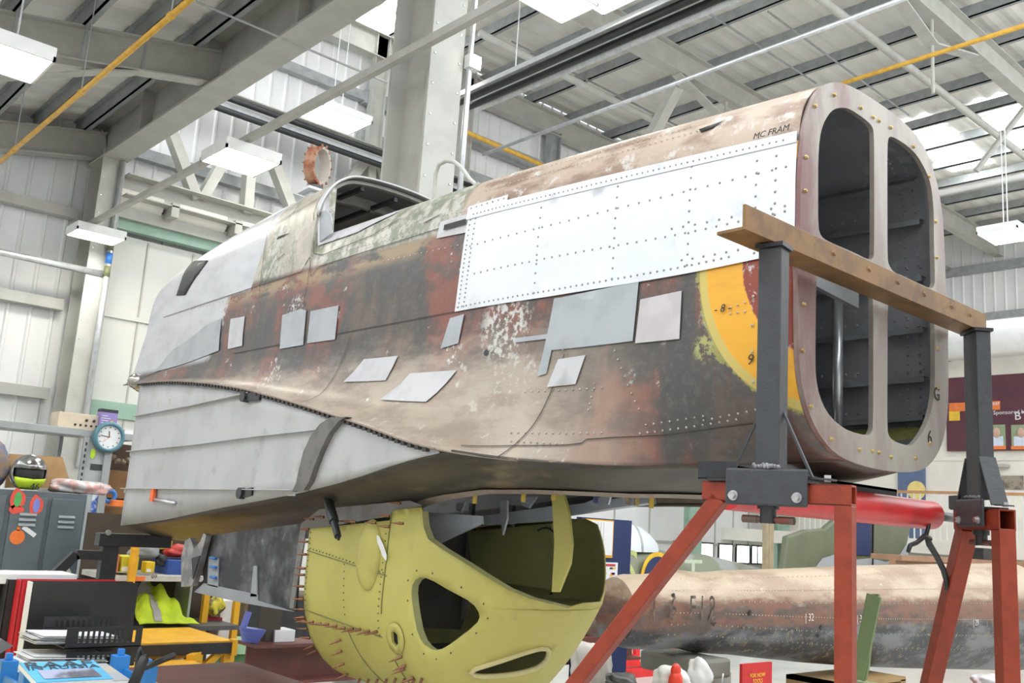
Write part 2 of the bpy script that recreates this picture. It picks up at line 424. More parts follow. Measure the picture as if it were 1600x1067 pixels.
for (a, b) in (((1075, 0), (1275, 130)), ((1200, 18), (1420, 180)), ((800, 65), (1075, 205)), ((970, 20), (1000, 34))):
    MB().tube([UZ(*a, 10.72), UZ(*b, 10.72)], .02, 6).build('sag_rod', mSTEELD, cR)
# roof-hung services
def run(name, px0, px1, z, r, mat, label, cat, sq=False, ext=0.0):
    a, b = UZ(*px0, z), UZ(*px1, z); X = (a[0]+b[0])/2; y0, y1 = sorted((a[1], b[1]))
    mb = MB()
    if sq: mb.box(X-r, X+r, y0-ext, y1+ext, z-r, z+r)
    else: mb.tube([(X, y0-ext, z), (X, y1+ext, z)], r, 10)
    return tag(mb.build(name, mat, smooth=not sq), label, cat), X
gp_, gx_ = run('gas_pipe', (20, 237), (294, 0), 5.5, .026, mYPIPE, 'ochre yellow pipe crossing the low roof at upper left', 'pipe', ext=.8)
for px in ((267, 25), (127, 145), (23, 234)):
    y_ = UZ(*px, 5.5)[1]; MB().tube([(gx_, y_, 5.52), (gx_, y_, ZL(gx_)-.2)], .006, 6).build('hanger', mSTEELD, gp_); MB().tube([(gx_, y_-.02, 5.5), (gx_, y_+.02, 5.5)], .034, 10).build('clip', mYPIPE, gp_)
a = UZ(300, 0, 6.3); b = UZ(612, 126, 6.3)
tag(MB().tube([(a[0]-.6, a[1], 6.3), (b[0], a[1], 6.3)], .012, 6).build('tie_cable', mSTEELD), 'thin tie cable crossing in front of the valley beam', 'cable')
run('gas_pipe', (1312, 131), (1600, 41), 9.0, .036, mYPIPE, 'ochre yellow pipe running under the high roof above the open rear frame', 'pipe', ext=2.5)
run('conduit', (800, 221), (1422, 0), 8.5, .035, mCHROME, 'thin silver conduit strung across the hall roof beyond the fuselage', 'pipe', ext=.9)
run('conduit', (1469, 304), (1600, 273), 8.2, .05, mWHITE, 'pale tube carrying the right-hand lamp', 'pipe', ext=4)
a = UY(725, 205, YW-.55); b = UY(872, 266, YW-.55)
tag(MB().tube([(a[0], YW-.55, a[2]), (b[0]+3, YW-.55, a[2]-.1)], .05, 8).build('gas_pipe', mYPIPE, smooth=True), 'ochre yellow pipe fixed to the far wall right of the column', 'pipe')
hh = thing('radiant_heater', (8.3, 9, 7.9), 'long dark radiant heater tube under a bright reflector near the tall column', 'heater')
MB().tube([(8.3, 5.0, 7.92), (8.3, 11.0, 7.92)], .05, 8).build('burner_tube', mBLACK, hh, smooth=True)
MB().tube([(8.5, 5.0, 7.92), (8.5, 11.0, 7.92)], .05, 8).build('burner_tube', mBLACK, hh, smooth=True)
b = MB()
for (x0, z0), (x1, z1) in zip(((8.12, 7.9), (8.22, 8.05), (8.4, 8.1), (8.58, 8.05)), ((8.22, 8.05), (8.4, 8.1), (8.58, 8.05), (8.68, 7.9))): b.quad((x0, 5, z0), (x1, 5, z1), (x1, 11, z1), (x0, 11, z0))
b.build('reflector', mCHROME, hh)
for y in (7.0, 9.8): MB().tube([(8.4, y, 8.1), (8.4, y, 10.9)], .01, 6).build('hanger', mCHROME, hh)
YH = YW-1.05
h2 = thing('wall_heater', (8, YH, 8.5), 'dark heater tubes with bright reflector mounted along the far wall', 'heater')
zz = UY(500, 205, YH)[2]
MB().tube([(5.4, YH, zz), (11, YH, zz)], .055, 8).build('burner_tube', mBLACK, h2, smooth=True)
MB().tube([(5.4, YH, zz-.22), (11, YH, zz-.22)], .055, 8).build('burner_tube', mBLACK, h2, smooth=True)
MB().bar((5.4, YH+.08, zz-.12), (11, YH+.08, zz-.12), .02, .1, (0, 0, 1)).build('reflector', mCHROME, h2)
# luminaires: a shallow tray with a glowing diffuser
def lamp(cx, cy, z, lx, ly, label, hang=1.0, tilt=0, X_off=0):
    t = thing('ceiling_lamp', (cx, cy, z), label, 'lamp', 'hall luminaires')
    MB().box(cx-lx/2, cx+lx/2, cy-ly/2, cy+ly/2, z+.03, z+.12).build('housing', mWHITE, t, bevel=.01)
    MB().box(cx-lx/2+.03, cx+lx/2-.03, cy-ly/2+.03, cy+ly/2-.03, z+.005, z+.035).build('diffuser', mLED, t)
    b = MB(); b.box(cx-lx/2, cx+lx/2, cy-ly/2, cy-ly/2+.02, z, z+.04).box(cx-lx/2, cx+lx/2, cy+ly/2-.02, cy+ly/2, z, z+.04)
    b.box(cx-lx/2, cx-lx/2+.02, cy-ly/2, cy+ly/2, z, z+.04).box(cx+lx/2-.02, cx+lx/2, cy-ly/2, cy+ly/2, z, z+.04); b.build('rim', mWHITE, t)
    for dx in (-.08, .08): MB().tube([(cx+dx, cy, z+.11), (cx+dx, cy, z+.11+hang)], .008, 6).build('hanger', mCHROME, t)
    return t
TX, TZ = 4.0, 5.33
tag(MB().box(TX-.03, TX+.03, 4.2, 14.4, TZ-.035, TZ+.035).build('lamp_trunking', mSTEEL), 'slim grey trunking carrying the hanging lamps past the column', 'trunking')
lamp(TX+.06, 9.05, TZ-.18, .62, .62, 'bright square lamp hanging on the trunking above the nose', .1)
lamp(TX+.06, 13.4, TZ-.2, .66, .50, 'bright lamp hanging in front of the far wall column', .1)
p = UZ(28, 102, 4.9); lamp(p[0]-.12, p[1], 4.9, .62, .6, 'bright lamp at the upper left edge under the low roof', .9)
p = UZ(28, 102, 4.9)
tag(MB().box(p[0]-.15, p[0]-.09, p[1]-3, p[1]+.5, 5.62, 5.68).build('lamp_trunking', mCHROME), 'short bright trunking above the upper left lamp', 'trunking')
p = UZ(525, 188, 7.6); lamp(p[0], p[1], 7.6, .9, .7, 'lamp high up before the far wall above the loop antenna', 2.5)
p = UZ(868, 3, 7.5); lamp(p[0], p[1], 7.5, .8, .6, 'bright lamp at the top edge right of the tall column', 2.5)
p = UZ(945, -4, 8.0); lamp(p[0], p[1], 8.0, .6, .6, 'smaller bright lamp at the top edge next to the heater', 2.5)
p = UZ(1572, 370, 6.4); lamp(p[0], p[1], 6.4, .72, .6, 'square lamp hung on two rods before the right wall', 1.8)
p = UY(737, 98, 6.0)
el = thing('emergency_light', p, 'small white emergency light fixed beside the tall column', 'lamp')
MB().box(p[0]-.05, p[0]+.07, 5.96, 6.04, p[2]-.06, p[2]+.06).build('housing', mWHITE, el); MB().box(p[0]-.04, p[0]+.06, 5.945, 5.96, p[2]-.05, p[2]+.05).build('diffuser', mLED, el)
# rods and rails
def rod(name, pts, r, mat, label, cat, n=8): return tag(MB().tube(pts, r, n).build(name, mat, smooth=True), label, cat)
y = 6.32-.3
rod('drop_pipe', [(XC+.24, y, 2.4), (XC+.24, y, 8.5)], .025, mCHROME, 'bright vertical pipe clipped to the tall column', 'pipe')
y = YW-.8
dp = thing('drop_pipe', (XC+.1, y, 2.0), 'bright vertical pipe with blue band on the far wall column', 'pipe')
MB().tube([(XC+.1, y, 2.0), (XC+.1, y, 6.55)], .04, 10).build('pipe', mCHROME, dp, smooth=True)
z = UY(100, 415, YW-.75)[2]
rod('handrail_pipe', [(0.5, YW-.75, z), (XC+.1, YW-.75, z)], .05, mCHROME, 'bright horizontal pipe meeting the far wall column', 'pipe')
zc = UY(176, 405, y)[2]
for dz, mm in ((0, mBLUE), (.2, M('band_olive', (.16, .17, .08), .5)), (-.2, M('band_olive', (.16, .17, .08), .5))): MB().tube([(XC+.1, y, zc+dz-.08), (XC+.1, y, zc+dz+.08)], .046, 10).build('marker_band', mm, dp, smooth=True)

# right-hand wall with mezzanine
wr = struct(link('wall_right', [(XW, -3, 0), (XW, YW+.2, 0), (XW, YW+.2, 6.9), (XW, -3, 6.9), (XR, -3, 6.9), (XR, YW+.2, 6.9)], [(0, 1, 2, 3), (3, 2, 5, 4)], mCREAM))
V = []; F = []
for y in np.arange(2.5, YW+.2, .3):
    for dy, dx in ((0, 0), (.23, 0), (.25, -.03), (.28, -.03)): V += [(XR-.02+dx, y+dy, 6.0), (XR-.02+dx, y+dy, 11.2)]
F = [(2*i, 2*i+1, 2*i+3, 2*i+2) for i in range(len(V)//2-1)]
wr2 = struct(link('wall_right_upper', V, F, mCLAD))
for z in (9.9, 8.4): MB().box(XR-.25, XR-.05, 2.5, YW, z-.12, z+.12).build('girt', mSTEELD, wr2)
MB().box(XW-.06, XW+.1, 2.5, YW, 6.82, 6.95).build('coping', mSTEEL, wr)
du = thing('air_duct', (XW-.7, 8.8, 6.4), 'wide pale round duct running along the right wall', 'duct')
MB().tube([(XW-.7, 3, 6.35), (XW-.7, YW-.4, 6.35)], .42, 18).build('duct_body', mWHITE, du, smooth=True)
for y in (5, 7.2, 9.4, 11.6): MB().tube([(XW-.7, y, 6.35), (XW-.7, y+.06, 6.35)], .44, 18).build('duct_joint', mSTEEL, du, smooth=True, auto=40)
bb = struct(MB().box(XW-.03, XW, 2.5, YW, 3.7, 3.78).build('trim_1', mCREAM))
fl = struct(MB().box(XW-2.0, XW, 2.5, YW, 1.55, 1.85).build('trim_2', mCREAM))
rl = thing('gallery_railing', (XW-1.9, 8, 1.85), 'slim white balustrade along the gallery at the right wall', 'railing')
MB().box(XW-1.93, XW-1.87, 2.5, 13, 2.82, 2.88).build('handrail', M('rail_wood', (.55, .30, .14), .5), rl)
src = MB().box(-.012, .012, -.012, .012, 0, .98).build('baluster', mWHITE, rl, local=True)
copies(src, [Matrix.Translation((0, y-8, 0)) for y in np.arange(5.5, 12.6, .14)], rl)
bd = thing('wall_banner', (XW-.05, 8.8, 3.9), 'maroon sponsor banner with portraits and orange strips on the right wall', 'banner')
mMAR = M('banner_maroon', (.09, .025, .04), .6, 0, (.11, .03, .045), 2)
MB().box(XW-.09, XW-.04, 7.3, 9.75, 3.92, 5.64).build('sheet', mMAR, bd)
mOR = M('banner_orange', (.85, .22, .05), .6); mYE = M('banner_yellow', (.85, .55, .05), .6)
def flat(px0, py0, px1, py1, X, name, mat, par, t=.012):
    a, b = UX(px0, py0, X), UX(px1, py1, X); return MB().box(X-t, X, min(a[1], b[1]), max(a[1], b[1]), min(a[2], b[2]), max(a[2], b[2])).build(name, mat, par)
flat(1483, 630, 1563, 640, XW-.09, 'strip', mOR, bd); flat(1483, 643, 1500, 657, XW-.09, 'strip', mYE, bd)
for x in (1542, 1580):
    flat(x, 664, x+30, 702, XW-.09, 'portrait', M('portrait_green', (.30, .36, .22), .6), bd)
    flat(x+4, 682, x+26, 698, XW-.1, 'portrait_shirt', M('portrait_shirt', (.65, .72, .85), .6), bd)
    a = UX(x+15, 676, XW-.115); MB().ball(a, .1, 10, 6, (.1, .85, 1.15)).build('portrait_head', M('portrait_skin', (.62, .40, .30), .6), bd, smooth=True)
    flat(x, 697, x+30, 702, XW-.115, 'strip', mOR, bd)
a = UX(1578, 644, XW-.1); text('lettering', 'Sponsored by', .13, a, FACE_NX, mPAPER, bd)
a = UX(1596, 650, XW-.1); text('lettering', 'BT', .26, a, FACE_NX, mPAPER, bd)
a = UX(1550, 630, XW-.11); text('lettering', 'e Year', .13, a, FACE_NX, mPAPER, bd)
wd = struct(MB().box(XW-.08, XW, 10.3, 10.95, 1.85, 3.85).build('door_2', M('blue_grey_door', (.12, .17, .30), .5)))
a = UX(1432, 766, XW-.1); tag(MB().tube([a, a-np.array([.01, 0, 0])], .22, 20).build('round_sign', M('disc_yellow', (.85, .68, .25), .6)), 'round yellow sign on the blue gallery door', 'sign')
o = flat(1565, 743, 1600, 765, XW-.02, 'wall_plaque', M('plaque_brown', (.33, .28, .22), .6, 0, (.15, .12, .10), 6), None); tag(o, 'brown picture plaque on the right wall below the banner', 'plaque')
o = flat(1550, 726, 1578, 731, XW-.02, 'wall_shelf', mSTEEL, None, .25); tag(o, 'narrow grey ledge on the right wall', 'ledge')
# folding hangar door with small windows, in the far wall near the corner
hd = struct(MB().box(11.5, 22.3, YW-.25, YW-.1, 0, 3.6).build('door_3', mCLAD))
zw = UY(1120, 864, YW-.27)[2]
for px in (1064, 1102, 1133, 1160, 1178, 1187):
    a = UY(px, 866, YW-.27); hw = .26 if px < 1170 else .1
    MB().box(a[0]-hw-.04, a[0]+hw+.04, YW-.29, YW-.24, zw-.25, zw+.25).build('window_gasket', mBLACK, hd)
    MB().box(a[0]-hw, a[0]+hw, YW-.3, YW-.28, zw-.21, zw+.21).build('pane', mGLASSW, hd, bevel=.008)
for px in (1085, 1118, 1146, 1170, 960, 1015):
    a = UY(px, 820, YW-.27); MB().box(a[0]-.02, a[0]+.02, YW-.27, YW-.24, 0, 3.6).build('leaf_joint', mSTEEL, hd)
z = UY(1120, 851, YW-.27)[2]; MB().box(11.5, 22.3, YW-.275, YW-.245, z-.03, z+.03).build('mid_rail', mSTEEL, hd)
for px, w_ in ((1085, .45), (1222, .55)):
    a = UY(px, 830, YW-1.2); c = thing('green_post', (a[0], YW-1.2, 0), 'sage green door post %s' % ('left of the window row' if px < 1200 else 'beside the timber ruler post'), 'post')
    MB().box(a[0]-w_/2, a[0]+w_/2, YW-1.25, YW-1.2, 0, 5).build('face', mGREENF, c); MB().box(a[0]-.02, a[0]+.02, YW-1.2, YW-.9, 0, 5).build('web', mGREENF, c)
a = UY(1197, 850, 12.5); tag(MB().box(a[0]-.16, a[0]+.16, 12.4, 12.5, 0, 4).box(a[0]-.05, a[0]+.02, 12.38, 12.4, 0, 4).build('timber_post', M('pale_timber', (.55, .45, .30), .7)), 'tall pale timber post behind the near trestle', 'post')

# ================================================================== THE FUSELAGE
XF = 2.54
fus = thing('aircraft_fuselage', (XF, 3.4, 1.45), 'stripped vintage fighter fuselage on a red trestle, patched brown and silver skin', 'aircraft')
def hermite(xs, ys, x):
    xs = np.asarray(xs, float); ys = np.asarray(ys, float); x = np.clip(x, xs[0], xs[-1])
    i = np.clip(np.searchsorted(xs, x, side='right')-1, 0, len(xs)-2)
    sl = (ys[1:]-ys[:-1])/((xs[1:]-xs[:-1]).reshape(-1, *([1]*(ys.ndim-1))))
    tg = np.concatenate([sl[:1], (sl[1:]+sl[:-1])/2, sl[-1:]])
    h = xs[i+1]-xs[i]; t = (x-xs[i])/h; sh = (-1,)+(1,)*(ys.ndim-1); t_ = t.reshape(sh); h_ = h.reshape(sh)
    return (2*t_**3-3*t_**2+1)*ys[i]+(t_**3-2*t_**2+t_)*h_*tg[i]+(-2*t_**3+3*t_**2)*ys[i+1]+(t_**3-t_**2)*h_*tg[i+1]
LOWY = [1.3, 1.65, 2.13, 2.487, 3.0, 3.6, 4.3, 5.2, 5.8]
LOW = np.array([
 [(.425, 2.45), (.43, 2.3), (.432, 2.17), (.42, 2.05), (.37, 1.955), (.28, 1.89), (.17, 1.868)],
 [(.433, 2.45), (.437, 2.3), (.44, 2.17), (.44, 2.05), (.43, 1.95), (.41, 1.88), (.385, 1.835)],
 [(.445, 2.47), (.448, 2.31), (.452, 2.18), (.462, 2.06), (.478, 1.96), (.50, 1.89), (.52, 1.833)],
 [(.45, 2.48), (.453, 2.33), (.462, 2.2), (.485, 2.08), (.525, 1.98), (.58, 1.91), (.64, 1.867)],
 [(.452, 2.48), (.455, 2.35), (.462, 2.235), (.482, 2.13), (.515, 2.055), (.56, 2.005), (.611, 1.968)],
 [(.452, 2.49), (.455, 2.38), (.462, 2.285), (.48, 2.2), (.505, 2.14), (.54, 2.105), (.575, 2.085)],
 [(.45, 2.5), (.452, 2.41), (.458, 2.335), (.47, 2.275), (.49, 2.235), (.513, 2.21), (.535, 2.20)],
 [(.43, 2.5), (.432, 2.43), (.437, 2.37), (.445, 2.335), (.457, 2.31), (.47, 2.297), (.484, 2.292)],
 [(.42, 2.5), (.42, 2.44), (.423, 2.39), (.43, 2.355), (.44, 2.335), (.45, 2.325), (.46, 2.32)]])
YARCH = 3.80
def controls(Y):
    fore = Y >= YARCH
    zt = np.where(fore, np.interp(Y, [3.8, 4.3, 5.0, 5.5, 5.8], [3.25, 3.245, 3.21, 3.165, 3.13]), np.interp(Y, [1.3, 2.0, 2.8, 3.79], [2.94, 2.965, 2.985, 2.985]))
    n = np.where(fore, np.interp(Y, [3.8, 5.8], [3.4, 2.5]), 3.1)
    z5 = np.where(fore, np.interp(Y, [3.8, 5.8], [2.72, 2.6]), np.interp(Y, [1.3, 2.5], [2.6, 2.63]))
    w = np.interp(Y, [1.3, 2.0, 2.5, 3.2, 3.8, 4.5, 5.8], [.423, .44, .447, .45, .447, .44, .42])
    up = []
    for k in range(6):
        a = math.pi/2*k/5; p = 2/n
        up.append(np.stack([w*np.sin(a)**p if k else w*0, z5+(zt-z5)*(np.cos(a)**p if k < 5 else np.zeros_like(p))], -1))
    return np.concatenate([np.stack(up, 1), hermite(LOWY, LOW, Y)], 1)      # [NY,13,2]
NS = 16
def catmull(C):
    P = np.concatenate([C[:, 1:2]*np.array([-1, 1]), C, 2*C[:, -1:]-C[:, -2:-1]], 1); out = []
    for k in range(12):
        p0, p1, p2, p3 = P[:, k], P[:, k+1], P[:, k+2], P[:, k+3]
        for j in range(NS):
            t = j/NS; out.append(.5*(2*p1+(p2-p0)*t+(2*p0-5*p1+4*p2-p3)*t*t+(3*p1-p0-3*p2+p3)*t**3))
    out.append(P[:, 13]); return np.stack(out, 1)
GY = np.concatenate([np.arange(1.3, YARCH-.002, .005), [YARCH-.001], np.arange(YARCH, 5.7501, .005)])
GS = catmull(controls(GY))                                  # [NY,193,2]
sh = np.clip((GY-5.1)/.65, 0, 1)[:, None]*np.clip((2.63-GS[:, :, 1])/.31, 0, 1)*.16
sh = sh-np.clip((GY-5.3)/.45, 0, 1)[:, None]*np.clip((GS[:, :, 1]-2.9)/.25, 0, 1)*.16
GP = np.stack([XF-GS[:, :, 0], GY[:, None]+sh, GS[:, :, 1]], -1)     # near side
_dy = np.gradient(GP, axis=0); _dt = np.gradient(GP, axis=1)
GN = np.cross(_dy, _dt); GN /= np.maximum(1e-9, np.linalg.norm(GN, axis=-1, keepdims=True))
if GN[100, 90, 0] > 0: GN = -GN
def S(Y, t, off=0.0):
    """surface point of the near side; t runs 0 (ridge) .. 12 (lower edge)"""
    fy = np.interp(Y, GY, np.arange(len(GY))); ft = min(max(t*NS, 0), 12*NS)
    i, j = min(int(fy), len(GY)-2), min(int(ft), 12*NS-1); a, b = fy-i, ft-j
    def L(A): return (A[i, j]*(1-a)+A[i+1, j]*a)*(1-b)+(A[i, j+1]*(1-a)+A[i+1, j+1]*a)*b
    return L(GP)+off*nrm(L(GN))
def SN(Y, t):
    i = int(np.clip(np.interp(Y, GY, np.arange(len(GY))), 0, len(GY)-1)); return GN[i, int(np.clip(t*NS, 0, 12*NS))]
_px, _py, _pz = PR(GP.reshape(-1, 3))
_vis = ((GN.reshape(-1, 3)*(CAM-GP.reshape(-1, 3))).sum(1) > 0)
def hit(x, y):
    d = (_px-x)**2+(_py-y)**2+np.where(_vis, 0, 1e5); k = int(np.argmin(d)); i, j = divmod(k, GS.shape[1]); return GY[i], j/NS
def tz(Y, z):
    i = int(np.clip(np.interp(Y, GY, np.arange(len(GY))), 0, len(GY)-1)); zz = GS[i, :, 1]
    return float(np.interp(-z, -zz, np.arange(len(zz))/NS))

# ---- skin material : layered, weathered paint
def skin_material():
    mt, nt, bs = newmat('weathered_skin'); N = NT(nt)
    P = N.pos(); X, Y, Z = N.sep(P)
    mp = N.n('ShaderNodeMapping'); N.put(mp.inputs[0], P); mp.inputs['Scale'].default_value = (1, 1, .45); V2 = mp.outputs[0]
    mp2 = N.n('ShaderNodeMapping'); N.put(mp2.inputs[0], P); mp2.inputs['Scale'].default_value = (1.2, .55, 1.5); V3 = mp2.outputs[0]
    big = N.noise(V2, 4.0, 4, .6); mid = N.noise(V3, 7, 6, .65); fine = N.noise(P, 45, 5, .65); chip = N.noise(P, 16, 7, .7); smear = N.noise(V2, 5.0, 3, .5)
    dark, red, brown = (.085, .078, .074), (.25, .088, .062), (.16, .115, .092)
    side = N.mix(N.math('MULTIPLY', N.step(big, .47, .60), .9), dark, red)
    side = N.mix(N.math('MULTIPLY', N.step(smear, .50, .64), .75), side, brown)
    side = N.mix(N.math('MULTIPLY', N.step(mid, .46, .58), .7), side, dark)
    side = N.mix(N.math('MULTIPLY', N.step(fine, .45, .75), .28), side, (.24, .21, .19))
    # bleached lower flank; light on its upturned flare is painted into the colour
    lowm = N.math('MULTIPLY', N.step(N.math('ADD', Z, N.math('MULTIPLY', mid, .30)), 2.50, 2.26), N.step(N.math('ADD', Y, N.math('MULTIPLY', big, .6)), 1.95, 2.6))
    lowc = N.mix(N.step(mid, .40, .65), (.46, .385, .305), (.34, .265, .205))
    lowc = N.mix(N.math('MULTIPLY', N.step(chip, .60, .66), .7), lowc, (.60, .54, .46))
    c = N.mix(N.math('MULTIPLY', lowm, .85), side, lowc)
    # green grey upper decking by the cockpit
    grn = N.mix(N.step(chip, .42, .60), (.24, .25, .185), (.54, .52, .47))
    grn = N.mix(N.math('MULTIPLY', N.step(big, .50, .62), .7), grn, (.50, .44, .36))
    um = N.math('MULTIPLY', N.step(N.math('ADD', Z, N.math('MULTIPLY', N.math('SUBTRACT', Y, 2.7), -.02)), 2.695, 2.725), N.step(Y, 2.68, 2.72))
    c = N.mix(um, c, grn)
    # brown rear decking with bare streaks
    rear = N.mix(N.step(mid, .42, .62), (.50, .395, .31), (.29, .195, .145))
    rear = N.mix(N.math('MULTIPLY', N.step(chip, .54, .66), .8), rear, (.66, .62, .57))
    um2 = N.math('MULTIPLY', N.step(Z, 2.70, 2.73), N.step(Y, 2.72, 2.68))
    c = N.mix(um2, c, rear)
    # ochre rub line under the decking seam
    oc = N.math('MULTIPLY', N.math('MULTIPLY', N.step(Z, 2.62, 2.68), N.step(Z, 2.73, 2.70)), N.math('MULTIPLY', N.step(Y, 2.75, 3.0), N.step(mid, .40, .52)))
    c = N.mix(N.math('MULTIPLY', oc, .7), c, (.42, .30, .17))
    # white scuffs
    sc = N.math('MULTIPLY', N.step(chip, .635, .67), N.step(big, .48, .56)); c = N.mix(N.math('MULTIPLY', sc, .75), c, (.58, .57, .55))
    # localised scuffs and overspray, each at its own spot on the skin
    for (px, py, rad, cc, lo) in ((790, 512, .16, (.58, .57, .54), .50), (800, 585, .12, (.52, .50, .46), .55), (462, 490, .10, (.66, .65, .64), .52), (425, 585, .12, (.62, .58, .52), .55), (1102, 545, .05, (.40, .40, .15), .49), (1110, 500, .05, (.40, .42, .42), .52), (705, 545, .08, (.66, .65, .64), .52), (985, 590, .03, (.36, .42, .42), .52)):
        q = S(*hit(px, py)); vd = N.n('ShaderNodeVectorMath', operation='DISTANCE'); N.put(vd.inputs[0], P); vd.inputs[1].default_value = tuple(q)
        c = N.mix(N.math('MULTIPLY', N.step(vd.outputs['Value'], rad, rad*.45), N.step(N.math('ADD', N.math('MULTIPLY', fine, .6), N.math('MULTIPLY', chip, .4)), lo-.03, lo+.05)), c, cc)
    # silver nose: edge wanders
    e = N.math('ADD', Y, N.math('ADD', N.math('MULTIPLY', N.math('SUBTRACT', chip, .5), .35), N.math('MULTIPLY', N.math('SUBTRACT', Z, 2.6), .55)))
    e2 = N.math('ADD', Y, N.math('MULTIPLY', N.math('SUBTRACT', Z, 2.9), .35))
    upper = N.step(Z, 2.70, 2.72)
    sil = N.math('ADD', N.math('MULTIPLY', upper, N.step(e2, 4.30, 4.32)), N.math('MULTIPLY', N.math('SUBTRACT', 1.0, upper), N.math('MULTIPLY', N.step(e, 4.62, 4.68), N.step(Z, 2.36, 2.40))))
    silc = N.mix(N.step(mid, .35, .7), (.60, .60, .62), (.50, .50, .52))
    c = N.mix(sil, c, silc)
    # roundel
    ry, rz = N.math('SUBTRACT', Y, 1.165), N.math('SUBTRACT', Z, 2.385)
    r = N.math('SQRT', N.math('ADD', N.math('MULTIPLY', ry, ry), N.math('MULTIPLY', rz, rz)))
    r2 = N.math('ADD', r, N.math('MULTIPLY', N.math('SUBTRACT', chip, .5), .10))
    near = N.math('MULTIPLY', N.step(X, 2.6, 2.5), N.step(Z, 2.70, 2.69))
    prim = N.math('MULTIPLY', N.step(r2, .446, .440), near); c = N.mix(N.math('MULTIPLY', prim, .8), c, (.36, .34, .10))
    yel = N.mix(N.step(mid, .45, .7), (.80, .40, .035), (.70, .34, .04))
    c = N.mix(N.math('MULTIPLY', N.step(r, .436, .432), near), c, N.mix(N.step(r, .412, .407), (.58, .46, .13), yel))
    rdc = N.mix(N.step(chip, .56, .62), (.26, .055, .035), (.50, .46, .46))
    r3 = N.math('ADD', r, N.math('MULTIPLY', N.math('SUBTRACT', fine, .5), .015))
    c = N.mix(N.math('MULTIPLY', N.step(r3, .297, .291), near), c, rdc)
    N.put(bs.inputs['Base Color'], c)
    N.put(bs.inputs['Metallic'], N.math('ADD', N.math('MULTIPLY', sil, .35), .12))
    N.put(bs.inputs['Roughness'], N.math('ADD', .30, N.math('MULTIPLY', fine, .22)))
    N.bump(N.math('ADD', N.math('MULTIPLY', N.noise(P, 6, 2), 1.0), N.math('MULTIPLY', fine, .05)), .22, .02, bs)
    return mt
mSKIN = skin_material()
mINNER = M('inner_skin', (.36, .37, .39), .38, .3, (.29, .30, .315), 5, c3=(.42, .42, .42), sc3=14)
mALU = M('bare_aluminium', (.78, .80, .84), .42, .25, (.72, .74, .78), 3, c3=(.58, .60, .65), sc3=5, lo3=.58, hi3=.75)
mPATCH = M('grey_filler_patch', (.42, .44, .46), .45, .2, (.37, .39, .41), 7)
mPATCHL = M('light_filler_patch', (.56, .55, .56), .5, .15, (.50, .49, .50), 9)
mGREYW = M('grey_primer_wall', (.52, .52, .525), .45, .15, (.47, .465, .465), 3.5, c3=(.43, .425, .42), sc3=7)
mRIVD = M('rivet_head', (.34, .32, .32), .4, .5, (.28, .27, .27), 30)
mRIVL = M('light_rivet_head', (.50, .46, .42), .4, .4, (.36, .32, .29), 30)
mSEAM = M('seam_shadow_gap', (.05, .045, .04), .7)
mFRAME = M('primed_frame_plate', (.37, .335, .29), .36, .2, (.29, .24, .215), 7, lo=.40, hi=.6, c3=(.19, .095, .09), sc3=4.0, lo3=.49, hi3=.74, stretch=(1, 1, .35))
mBELLY = M('grimy_belly_paint', (.055, .045, .036), .38, .05, (.085, .07, .055), 6, c3=(.20, .15, .09), sc3=3.5, lo3=.58, hi3=.70, stretch=(1, .5, 1))
mTAN = M('tan_rim', (.30, .235, .185), .5, 0, (.25, .195, .15), 9)
mGUN = M('gunmetal_tube', (.05, .055, .055), .35, .5, (.04, .044, .044), 12)

# ---- skin mesh (both sides), cockpit cut out
iy = [i for i in range(0, len(GY), 8)]
for extra in (int(np.searchsorted(GY, YARCH))-1, int(np.searchsorted(GY, YARCH)), len(GY)-1):
    if extra not in iy: iy.append(extra)
iy = sorted(iy); jt = list(range(0, 12*NS+1, 4))
def cockpit(Y, dx): return YARCH-.62 < Y < YARCH and ((YARCH-Y)/.60)**4*0.9+(dx/.345)**4 < 1.0
V = []; idx = {}
for a, i in enumerate(iy):
    for b, j in enumerate(jt):
        p = GP[i, j]; idx[(a, b, 0)] = len(V); V.append(p)
        if j == 0: idx[(a, b, 1)] = idx[(a, b, 0)]
        else: idx[(a, b, 1)] = len(V); V.append(np.array([2*XF-p[0], p[1], p[2]]))
F = []
for a in range(len(iy)-1):
    for b in range(len(jt)-1):
        cY = (GY[iy[a]]+GY[iy[a+1]])/2; cdx = (GS[iy[a], jt[b], 0]+GS[iy[a], jt[b+1], 0])/2
        if cockpit(cY, cdx): continue
        # slot at the nose cowl and gap at the arch step
        F.append((idx[(a, b, 0)], idx[(a+1, b, 0)], idx[(a+1, b+1, 0)], idx[(a, b+1, 0)]))
        F.append((idx[(a, b, 1)], idx[(a, b+1, 1)], idx[(a+1, b+1, 1)], idx[(a+1, b, 1)]))
skin = link('skin', V, F, None, fus, smooth=True, auto=50, solid=.006, soff=-1, mats=[mSKIN, mINNER])

